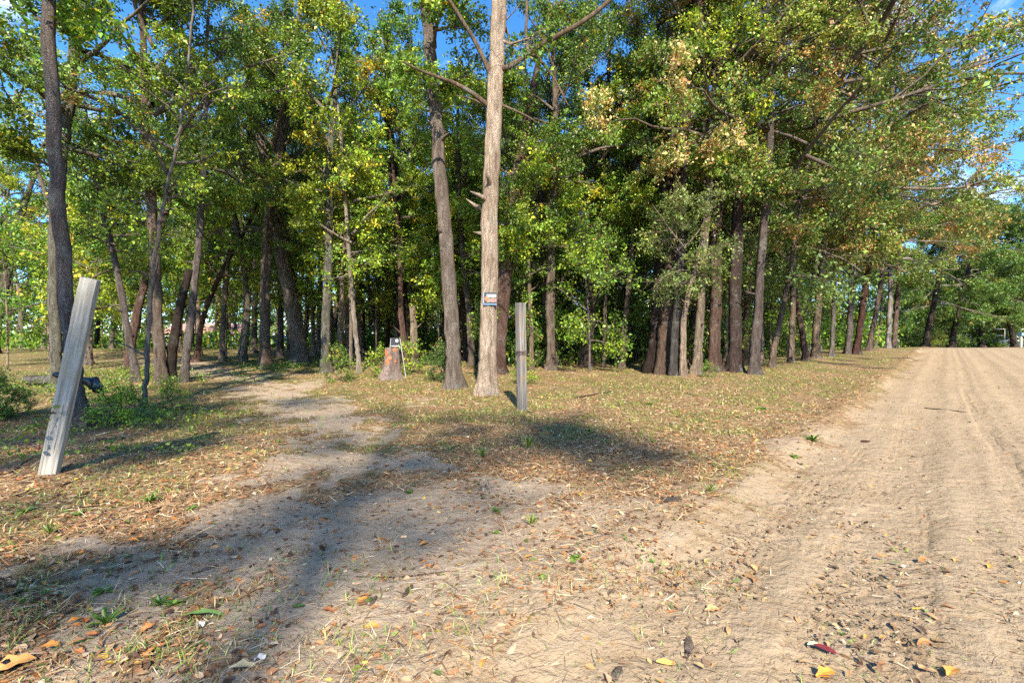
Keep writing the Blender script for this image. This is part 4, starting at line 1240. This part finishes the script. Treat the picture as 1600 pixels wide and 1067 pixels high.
# ------------------------------------------------------------------ house, cottage, cars, marker post
M_DARKWALL = mat_plain('dark_board_wall', (.05, .045, .045), .8, .2)
M_ROOF = mat_plain('grey_roof', (.10, .095, .09), .8, .2)
M_TEAL = mat_plain('teal_paint', (.12, .40, .38), .6, .3)
M_GLASS = mat_plain('window_glass', (.04, .05, .06), .1, .6)
def part(name, root, size, loc, mat, rz=0):
    b = Buf(); box(b, size); return link(name, b.mesh(name, mat), root, loc, (0, 0, rz))
Yh = 66; hx = (1545 - CX) / FPX * Yh; k = Yh / FPX
house = thing('house', 'low dark house with a white edged carport under the oaks at the road end', 'house', Vector((hx, Yh, 1.10)), math.radians(-4))
part('wall', house, (9.5, .2, 2.3), (-.4, 2.2, 1.15), M_DARKWALL)
part('wall', house, (3.0, .2, 1.0), (2.6, -.2, .5), M_WHITE)
part('roof', house, (11.2, 4.6, .16), (-.2, 0.6, 2.42), M_ROOF)
part('fascia', house, (6.2, .06, .09), (2.0, -1.75, 2.40), M_WHITE)
for x in (-5.0, -2.2, .6, 2.6, 5.0): part('porch_post', house, (.09, .09, 2.33), (x, -1.6, 1.165), M_WHITE)
part('rail', house, (2.9, .06, .1), (-.8, -1.45, 1.55), M_WHITE)
part('door', house, (.95, .06, 2.0), (-3.7, 2.06, 1.0), M_TEAL)
w_ = part('window', house, (1.6, .08, 1.0), (-1.2, 2.05, 1.35), M_GLASS)
part('frame', w_, (1.8, .04, .1), (0, -.03, .55), M_WHITE); part('frame', w_, (1.8, .04, .1), (0, -.03, -.55), M_WHITE)
part('gable_panel', house, (1.2, .12, 1.5), (-4.9, -1.4, .75), M_TEAL)
mp = at(1595, 541, 52); mp.z = float(H(mp.x, mp.y))
mk = thing('mailbox', 'white post with a small box on its top at the far right of the road', 'mailbox', mp)
part('post', mk, (.16, .16, 1.25), (0, 0, .62), M_WHITE); part('box', mk, (.28, .5, .28), (0, 0, 1.4), M_BLUE); part('flag', mk, (.02, .16, .12), (.16, 0, 1.6), M_ORANGE)

M_PINKROOF = mat_plain('faded_red_roof', (.42, .20, .16), .8, .2)
Yc = 74; cx_ = (330 - CX) / FPX * Yc
cot = thing('cottage', 'white cottage with a faded red roof glimpsed beyond the wood at left', 'house', Vector((cx_, Yc, 1.10)), .05)
part('wall', cot, (10.5, 5, 2.0), (0, 0, 1.0), M_WHITE)
_b = Buf()
_b.add([(-5.6, -2.9, 0), (5.6, -2.9, 0), (5.6, 2.9, 0), (-5.6, 2.9, 0), (-5.6, 0, 1.5), (5.6, 0, 1.5)], [[0, 1, 5, 4], [2, 3, 4, 5], [0, 4, 3, 3], [1, 2, 5, 5], [0, 3, 2, 1]])
link('roof', _b.mesh('roof', M_PINKROOF), cot, (0, 0, 2.005))
for x in (-3.4, 0.4, 3.6):
    w_ = part('window', cot, (1.0, .06, 1.0), (x, -2.52, 1.15), M_GLASS); part('frame', w_, (1.2, .05, .08), (0, -.02, .54), M_PINK)
part('door', cot, (.9, .06, 1.85), (-1.5, -2.52, .93), M_PINK)

def car(label, px, Y, rz, col):
    x = (px - CX) / FPX * Y
    root = thing('parked_car', label, 'car', Vector((x, Y, float(H(x, Y)))), rz)
    pm = mat_plain('car_paint', col, .25, .6, .08, 3)
    prof = [(-2.1, .35), (2.1, .35), (2.15, .72), (1.95, .86), (1.15, .93), (.45, 1.40), (-.95, 1.42), (-1.75, .98), (-2.1, .92), (-2.15, .6)]
    b = Buf(); V = []
    for y in (-.85, -.78, .78, .85):
        ins = .94 if abs(y) > .8 else 1
        for px_, pz in prof: V.append((px_ * ins, y * (1 if pz < 1 else .82), .35 + (pz - .35) * ins))
    m = len(prof)
    F = [[i * m + j, i * m + (j + 1) % m, (i + 1) * m + (j + 1) % m, (i + 1) * m + j] for i in range(3) for j in range(m)]
    V += [(0, -.85, .7), (0, .85, .7)]
    F += [[j, (j + 1) % m, 4 * m, 4 * m] for j in range(m)] + [[3 * m + j, 3 * m + (j + 1) % m, 4 * m + 1, 4 * m + 1] for j in range(m)]
    b.add(V, F); link('body', b.mesh('body', pm), root)
    for sy in (-1, 1):
        for a0, a1 in ((-1.35, -.35), (-.25, .65)):
            g = Buf(); g.add([(a0, 0, 0), (a1, 0, 0), (a1 - .12, sy * -.06, .36), (a0 + .12, sy * -.06, .36)], [[0, 1, 2, 3]])
            link('window', g.mesh('window', M_GLASS), root, (0, sy * .83, .97))
        for wx in (-1.3, 1.32):
            wb = Buf(); tube(wb, [(0, -.1, 0), (0, .1, 0)], [.33, .33], 18); link('wheel', wb.mesh('wheel', M_BLACK), root, (wx, sy * .76, .33))
    return root
car('maroon car parked far back, seen behind the grey sunlit trunk', 532, 50, .1, (.22, .04, .05))
car('grey brown car parked far back, left of the maroon car', 486, 54, .2, (.25, .19, .17))
car('dark blue car parked far back beyond the track bend', 440, 60, .1, (.04, .08, .16))

# ------------------------------------------------------------------ ground cover
def sample_ground(n, rmin, rmax, rng, amax=56, pw=1.0):
    a = np.radians(rng.uniform(-amax, amax, n)); u = rng.random(n)
    r = rmin * (rmax / rmin) ** (u ** pw)
    return r * np.sin(a), r * np.cos(a)

def blades(buf, x, y, L, W, el, rng, cols, bend=.4, z0=0.0):
    """two-segment strips lying or standing at elevation EL"""
    n = len(x); z = H(x, y) + z0
    az = rng.uniform(0, 2 * PI, n)
    d = np.stack([np.cos(az) * np.cos(el), np.sin(az) * np.cos(el), np.sin(el)], 1)
    s = np.stack([-np.sin(az), np.cos(az), rng.normal(0, .35, n)], 1)
    P = np.stack([x, y, z], 1)
    sb = rng.normal(0, bend, n)[:, None] * s * L[:, None] * .35
    mid = P + d * (L * .55)[:, None] + sb * .5
    tip = P + d * L[:, None] + sb - np.array([0, 0, 1]) * (L * np.abs(np.sin(el)) * .25)[:, None]
    w = (W / 2)[:, None] * s
    V = np.stack([P - w, P + w, mid + w * .9, mid - w * .9, tip + w * .35, tip - w * .35], 1).reshape(-1, 3)
    i = np.arange(n)[:, None] * 6
    F = np.concatenate([i + np.array([[0, 1, 2, 3]]), i + np.array([[3, 2, 4, 5]])], 0)
    buf.add(V, F, np.repeat(cols, 6, 0))

def pick(rng, n, pal):
    c = np.array([p[:3] for p in pal]); w = np.array([p[3] for p in pal], float); w /= w.sum()
    return c[rng.choice(len(c), n, p=w)] * np.exp(rng.normal(0, .28, (n, 1)))

rg = np.random.default_rng(41)
# pine straw
x, y = sample_ground(185000, 1.7, 20, rg)
keep = rg.random(len(x)) < np.clip(1.0 - sand_mask(x, y) * 1.02 + .02 + .12 * sstep(.55, .7, fbm(x * 1.7, y * 1.7, 55, 3)) * (road_uv(x, y)[1] < .1), 0, 1)
x, y = x[keep], y[keep]; n = len(x); r = np.hypot(x, y)
cols = pick(rg, n, [(.38, .24, .11, 4), (.50, .36, .19, 4), (.28, .14, .06, 4), (.16, .09, .05, 3), (.46, .19, .06, 4), (.58, .48, .31, 1.6)])
b = Buf(); blades(b, x, y, rg.uniform(.035, .12, n), .0011 + .0006 * r * rg.uniform(.4, 1.1, n), rg.normal(.06, .13, n), rg, cols, .8, .006)
o = link('pine_straw', b.mesh('pine_straw', M_LITTER)); o['kind'] = 'stuff'

# small fallen leaves
def flat_leaves(name, x, y, L, cols, rng, z0=.008, tilt=.45):
    n = len(x); z = H(x, y) + z0
    az = rng.uniform(0, 2 * PI, n)
    a = np.stack([np.cos(az), np.sin(az), rng.normal(0, tilt * .5, n)], 1); a = unit(a)
    nr = unit(np.stack([rng.normal(0, tilt, n), rng.normal(0, tilt, n), np.ones(n)], 1))
    bx = unit(np.cross(a, nr)); nr = np.cross(bx, a)
    L = L[:, None]; W = L * rng.uniform(.16, .32, (n, 1)); cu = L * rng.uniform(-.1, .3, (n, 1))
    P = np.stack([x, y, z], 1)
    V = np.stack([P - a * L * .5, P - a * L * .1 + bx * W + nr * cu, P + a * L * .3 + bx * W * .8 + nr * cu * .7, P + a * L * .5 + nr * cu * .3, P + a * L * .25 - bx * W + nr * cu, P - a * L * .15 - bx * W * .8 + nr * cu * .8], 1).reshape(-1, 3)
    i = np.arange(n)[:, None] * 6
    F = np.concatenate([i + np.array([[0, 1, 2, 3]]), i + np.array([[0, 3, 4, 5]])], 0)
    b = Buf(); b.add(V, F, np.repeat(cols, 6, 0))
    o = link(name, b.mesh(name, M_LITTER)); o['kind'] = 'stuff'
x, y = sample_ground(90000, 1.7, 40, rg)
s = sand_mask(x, y)
keep = rg.random(len(x)) < np.clip(1.0 - s * .97, .02, 1)
x, y = x[keep], y[keep]; n = len(x)
cols = pick(rg, n, [(.20, .10, .045, 5), (.28, .14, .06, 3), (.34, .22, .12, 3), (.38, .13, .03, 1.4), (.09, .05, .03, 5), (.36, .29, .2, .7), (.08, .11, .025, .8), (.50, .33, .04, .25)])
flat_leaves('leaf_litter', x, y, rg.uniform(.014, .055, n) * (1 + .01 * np.hypot(x, y)), cols, rg)
# bits of leaf, bark and twig on the road
x, y = sample_ground(60000, 1.6, 32, rg)
u, v = road_uv(x, y)
keep = (v > -.2) & (v < ROAD_W) & (rg.random(len(x)) < .35 + .65 * sstep(.4, .65, fbm(x * 1.5, y * 1.5, 66, 3)))
x, y = x[keep], y[keep]; n = len(x)
cols = pick(rg, n, [(.10, .065, .04, 5), (.20, .12, .07, 4), (.34, .19, .08, 2), (.36, .28, .19, 1.5), (.45, .2, .05, .6), (.09, .13, .04, .4)])
flat_leaves('road_debris', x, y, np.exp(rg.normal(math.log(.0145), .55, n)), cols, rg, .02, .6)
x, y = sample_ground(8000, 1.6, 22, rg)
n = len(x)
cols = pick(rg, n, [(.09, .06, .04, 5), (.2, .14, .09, 3), (.45, .36, .24, 2)])
b = Buf(); blades(b, x, y, np.exp(rg.normal(math.log(.045), .5, n)), .002 + .0006 * np.hypot(x, y), rg.normal(.05, .1, n), rg, cols, 1.4, .022)
o = link('twig_litter', b.mesh('twig_litter', M_LITTER)); o['kind'] = 'stuff'

# grass: green tufts where grass grows, bleached stems elsewhere
def tufts(n, rmin, rmax, per, rad, test):
    x, y = sample_ground(n, rmin, rmax, rg)
    k = test(x, y); x, y = x[k], y[k]
    m = len(x)
    return np.repeat(x, per) + rg.normal(0, rad, m * per), np.repeat(y, per) + rg.normal(0, rad, m * per)
x, y = tufts(14000, 2.0, 45, 9, .06, lambda x, y: rg.random(len(x)) < grass_mask(x, y) * 1.0)
n = len(x)
cols = pick(rg, n, [(.13, .23, .03, 4), (.20, .28, .04, 4), (.30, .32, .07, 1.5), (.10, .16, .025, 2.5), (.46, .38, .17, 2.5)])
b = Buf(); blades(b, x, y, rg.uniform(.02, .075, n), .0025 + .0007 * np.hypot(x, y), rg.uniform(.25, 1.25, n), rg, cols, 1.0)
o = link('grass', b.mesh('grass', M_LEAF)); o['kind'] = 'stuff'
x, y = tufts(9500, 2.2, 40, 9, .1, lambda x, y: rg.random(len(x)) < (1 - sand_mask(x, y)) * np.where(x > 0, .9, .4))
n = len(x)
cols = pick(rg, n, [(.34, .26, .12, 4), (.29, .18, .08, 4), (.44, .36, .2, 1.2)])
b = Buf(); blades(b, x, y, rg.uniform(.025, .095, n), .0016 + .0005 * np.hypot(x, y), rg.uniform(.0, .8, n), rg, cols, 1.2)
o = link('dry_grass', b.mesh('dry_grass', M_LITTER)); o['kind'] = 'stuff'

# green ground cover in the shade at left and along the foot of the wood
cl = []
for _ in range(3400):
    px = rg.uniform(-14, 0); yy = rg.uniform(4.6, 20)
    g = gp0(130, 640)
    if px > -2.5 or yy < 5.2 or fbm(px * .6, yy * .6, 71, 3) < .47: continue
    if px / yy > -.66 + .02 * (yy - 6): continue
    if sand_mask(px, yy) > .3: continue
    cl.append((px, yy, float(base_h(yy)) + .05 + rg.random() * .16))
b = Buf(); leaves(b, np.array(cl), .09, 12, .05, 'mid', rg, up=.8, flat=.5)
o = link('ground_cover', b.mesh('ground_cover', M_LEAF)); o['kind'] = 'stuff'

# single weeds and seedlings
def weed_mesh(seed, n, L, pal, w=.3, el=(.3, 1.2), stem=True):
    rng = np.random.default_rng(seed); b = Buf()
    for i in range(n):
        a = rng.uniform(0, 6.28); e_ = rng.uniform(*el); l = L * rng.uniform(.6, 1.2)
        d = np.array([math.cos(a) * math.cos(e_), math.sin(a) * math.cos(e_), math.sin(e_)])
        s = np.array([-math.sin(a), math.cos(a), 0]); up = np.cross(s, d)
        c = np.array(pal[rng.integers(len(pal))]) * math.exp(rng.normal(0, .2))
        V = []
        for t, ww_, dz in ((0, .25, 0), (.35, 1, .05), (.7, .8, .0), (1, .08, -.18)):
            p = d * l * t + np.array([0, 0, dz * l])
            V += [p + s * l * w * ww_ * .5, p + up * -.03 * l, p - s * l * w * ww_ * .5]
        F = [[k * 3 + j, k * 3 + j + 1, k * 3 + 4 + j, k * 3 + 3 + j] for k in range(3) for j in range(2)]
        b.add(V, F, c)
    return b
GREENS = [(.10, .18, .025), (.16, .24, .035), (.07, .13, .02)]
WEEDS = [weed_mesh(500, 22, .10, GREENS, .16).mesh('weed', M_LEAF), weed_mesh(501, 16, .06, GREENS, .5, (.1, .8)).mesh('weed', M_LEAF),
         weed_mesh(502, 30, .13, GREENS + [(.3, .3, .08)], .07, (.6, 1.4)).mesh('weed', M_LEAF), weed_mesh(503, 10, .05, GREENS, .55, (.05, .6)).mesh('weed', M_LEAF)]
def weed(px, py, k, s, label, group=None, name='weed'):
    o = link(name, WEEDS[k], None, on(px, py, .0), (0, 0, random.uniform(0, 6.28)), (s, s, s))
    return tag(o, label, 'weed', group)
for px, py, k, s, lab in [(235, 785, 0, 1.2, 'bright green grass tuft in the sunlit litter right of the plank'),
                          (160, 925, 1, .9, 'low leafy green weed in the lower left litter above the orange leaf'),
                          (165, 975, 0, 1.0, 'spiky green tuft above the lower left corner'),
                          (40, 800, 1, 1.3, 'leafy weed patch at the left edge under the plank'),
                          (120, 805, 1, 1.0, 'small leafy weed below the plank foot'),
                          (830, 820, 2, .8, 'sparse green weed alone on the sunlit straw of the track'),
                          (776, 800, 0, .7, 'thin upright weed right of the branch shadow'),
                          (772, 832, 3, .9, 'tiny two leaved seedling below the thin upright weed'),
                          (900, 872, 3, 1.0, 'little green seedling on the sand between track and road'),
                          (678, 990, 3, .9, 'tiny green seedling on the bare sand near the lower edge'),
                          (563, 1048, 3, .9, 'tiny seedling at the very bottom of the sand'),
                          (848, 905, 1, .6, 'small weed with reddish leaves left of the road start'),
                          (1015, 876, 3, .7, 'small dark seedling under the leafy twig on the straw'),
                          (825, 700, 2, 1.6, 'tall thin weed in front of the square post'),
                          (755, 715, 2, 1.2, 'upright green weed at the end of the pale straw stalk'),
                          (1270, 690, 0, 1.6, 'bright green tuft on the verge beside the road'),
                          (1240, 715, 1, 1.3, 'pale green weed at the road edge'),
                          (1110, 770, 2, .8, 'yellowish tuft at the end of the verge grass'),
                          (1190, 640, 1, 2.0, 'wide green weed patch in the verge below the grey pole trunk'),
                          (1015, 632, 1, 1.8, 'green weed patch in the grass before the double trunk'),
                          (300, 795, 1, .9, 'leafy weed left of the shaded litter'),
                          (640, 770, 1, 1.0, 'small green weed in the shade on the track'),
                          (270, 945, 1, .8, 'flat green weed in the litter near the lower left'),
                          (250, 945, 0, .7, 'thin green shoots next to the flat green weed')]:
    weed(px, py, k, s, lab)
for _ in range(40):
    px, py = random.uniform(0, 1250), random.uniform(640, 1000)
    g = gp(px, py)
    if float(sand_mask(g.x, g.y)) > .35: continue
    weed(px, py, random.randrange(4), random.uniform(.35, .8), 'small green seedling scattered among the dead leaves', 'seedlings scattered in the litter', 'seedling')

# palmetto by the plank
pm = on(168, 640); pal = thing('palmetto', 'small palmetto with pointed light green fronds right of the plank', 'plant', pm)
for a_, e_ in ((.1, .5), (.6, .7), (-.5, .35), (2.4, .6), (3.0, .4), (3.4, .15), (1.5, .9)):
    fb = weed_mesh(int(a_ * 10 + 60), 1, .34, [(.2, .28, .06)], .12, (e_, e_ + .01))
    link('frond', fb.mesh('frond', M_LEAF), pal, (0, 0, .08), (0, 0, a_))

# leaves lying on the road, sand and litter one by one
rl = np.random.default_rng(77)
LSH = []
for i in range(8):
    b = Buf(); big_leaf(b, (0, 0, 0), 0, 1.0, (1, 1, 1), rl, curl=[.5, .9, -.2, .3, .7, .1, 1.0, .4][i], w=[.5, .42, .55, .35, .6, .45, .4, .3][i], lobes=i % 2 == 0)
    LSH.append(b)
def leaf_obj(px, py, L, col, label, group=None, k=None, name='fallen_leaf', ang=None, mesh=None):
    k = random.randrange(8) if k is None else k
    if mesh is None:
        b = Buf(); b.add(np.concatenate(LSH[k].v), np.concatenate(LSH[k].f), np.concatenate(LSH[k].c) * np.array(col))
        mesh = b.mesh('leaf', M_LITTER)
    p = on(px, py, .012)
    if road_uv(p.x, p.y)[1] > 0: p.z += .012
    o = link(name, mesh, None, p, (random.uniform(-.25, .25), random.uniform(-.25, .25), random.uniform(0, 6.28) if ang is None else ang), (L, L, L))
    return tag(o, label, 'leaf', group), mesh
BR, OR, YE, RE, TA, GN = (.26, .13, .055), (.60, .22, .035), (.62, .42, .05), (.13, .018, .022), (.38, .25, .14), (.10, .20, .04)
for px, py, L, c, k, a, lab in [(1262, 845, .085, YE, 3, .1, 'yellow and green leaf lying on the road sand by the curved tyre marks'),
                             (1291, 1021, .10, RE, 3, -.5, 'dark red narrow leaf on the road near the lower edge'),
                             (430, 829, .10, OR, 3, .0, 'orange leaf in the shade beside the sand patch'),
                             (118, 974, .07, OR, 4, 1.0, 'bright orange leaf beside the green weeds at lower left'),
                             (260, 942, .06, (.5, .16, .04), 0, .4, 'orange red leaf by the flat green weed'),
                             (20, 1045, .14, (.55, .27, .08), 0, .8, 'large orange brown leaf in the lower left corner'),
                             (1290, 1060, .09, OR, 0, .2, 'orange leaf cut by the lower edge of the road'),
                             (1490, 1058, .10, (.58, .26, .06), 0, .5, 'large orange leaf cluster at the bottom right'),
                             (1442, 880, .07, (.40, .16, .05), 1, .2, 'dark orange curled leaf in the middle of the road'),
                             (1402, 884, .07, (.13, .20, .06), 3, -.2, 'green and brown leaf left of the dark orange curled leaf'),
                             (1378, 876, .07, (.42, .19, .06), 6, -.5, 'reddish brown leaf left of the green one'),
                             (1434, 672, .10, OR, 4, .2, 'bright orange leaf on the road near its left edge'),
                             (1546, 890, .06, OR, 0, .6, 'orange leaf at right on the road'),
                             (1493, 880, .05, (.6, .25, .08), 4, .6, 'pale orange leaf between the middle and right leaves'),
                             (1445, 1012, .07, (.40, .18, .07), 1, .0, 'curled brown leaf near the bottom of the road'),
                             (1315, 806, .07, (.50, .24, .09), 0, .2, 'orange brown leaf between the tyre marks'),
                             (1433, 957, .05, YE, 3, -.2, 'small yellow leaf below the dark orange curled leaf'),
                             (826, 873, .06, OR, 4, .2, 'orange leaf on the sand left of the seedling'),
                             (1098, 822, .06, (.55, .25, .04), 6, .0, 'orange leaf at the end of the straw next to the road'),
                             (1113, 958, .08, (.45, .24, .1), 0, .1, 'brown leaf on the curved brown twig'),
                             (695, 722, .05, YE, 4, .3, 'yellow leaf on the shaded straw'),
                             (467, 950, .07, GN, 3, .1, 'green leaf on the litter left of the bare sand'),
                             (1040, 1042, .09, (.5, .33, .08), 3, .1, 'yellowish leaf beside the grey wood piece'),
                             (320, 966, .19, (.15, .24, .06), 7, .2, 'long green blade lying in the litter'),
                             (205, 850, .1, OR, 1, .2, 'orange leaf in the shadow band'),
                             (1000, 798, .1, (.65, .50, .22), 3, .0, 'pale yellow leaf with the leafy twig on the straw'),
                             (380, 1048, .11, (.62, .45, .22), 0, .3, 'large pale tan leaf near the lower edge'),
                             (45, 855, .1, TA, 3, .1, 'tan leaf on the litter at the left edge'),
                             (1272, 1014, .08, (.35, .4, .22), 7, 0.3, 'grey green dried leaf beside the dark red leaf')]:
    leaf_obj(px, py, L, c, lab, None, k, ang=a)
shared = {}
for grp, lab, n_, reg, cols_, Ls in [('brown leaves scattered on the road', 'small brown leaf scattered on the road sand', 70, (1080, 1600, 600, 1060), [BR, (.16, .085, .045), (.36, .2, .09)], (.03, .065)),
                                     ('tan leaves scattered in the litter', 'small tan leaf scattered on the litter and straw', 90, (0, 1100, 700, 1060), [TA, (.33, .20, .10), (.42, .30, .19)], (.03, .065)),
                                     ('rust leaves scattered in the litter', 'small rust coloured leaf scattered on the litter', 60, (0, 1100, 700, 1060), [(.42, .17, .05), (.5, .2, .04), (.33, .12, .04)], (.035, .075))]:
    for _ in range(n_):
        px, py = random.uniform(reg[0], reg[1]), reg[2] + (reg[3] - reg[2]) * random.random() ** .7
        g = gp(px, py); sv = road_uv(g.x, g.y)[1]
        if ('road' in grp) != (sv > .1): continue
        if 'road' not in grp and random.random() < float(sand_mask(g.x, g.y)) * .7: continue
        k = random.randrange(8); ci = random.randrange(3)
        key = (grp, k, ci)
        _, shared[key] = leaf_obj(px, py, random.uniform(*Ls), cols_[ci], lab, grp, k, mesh=shared.get(key))
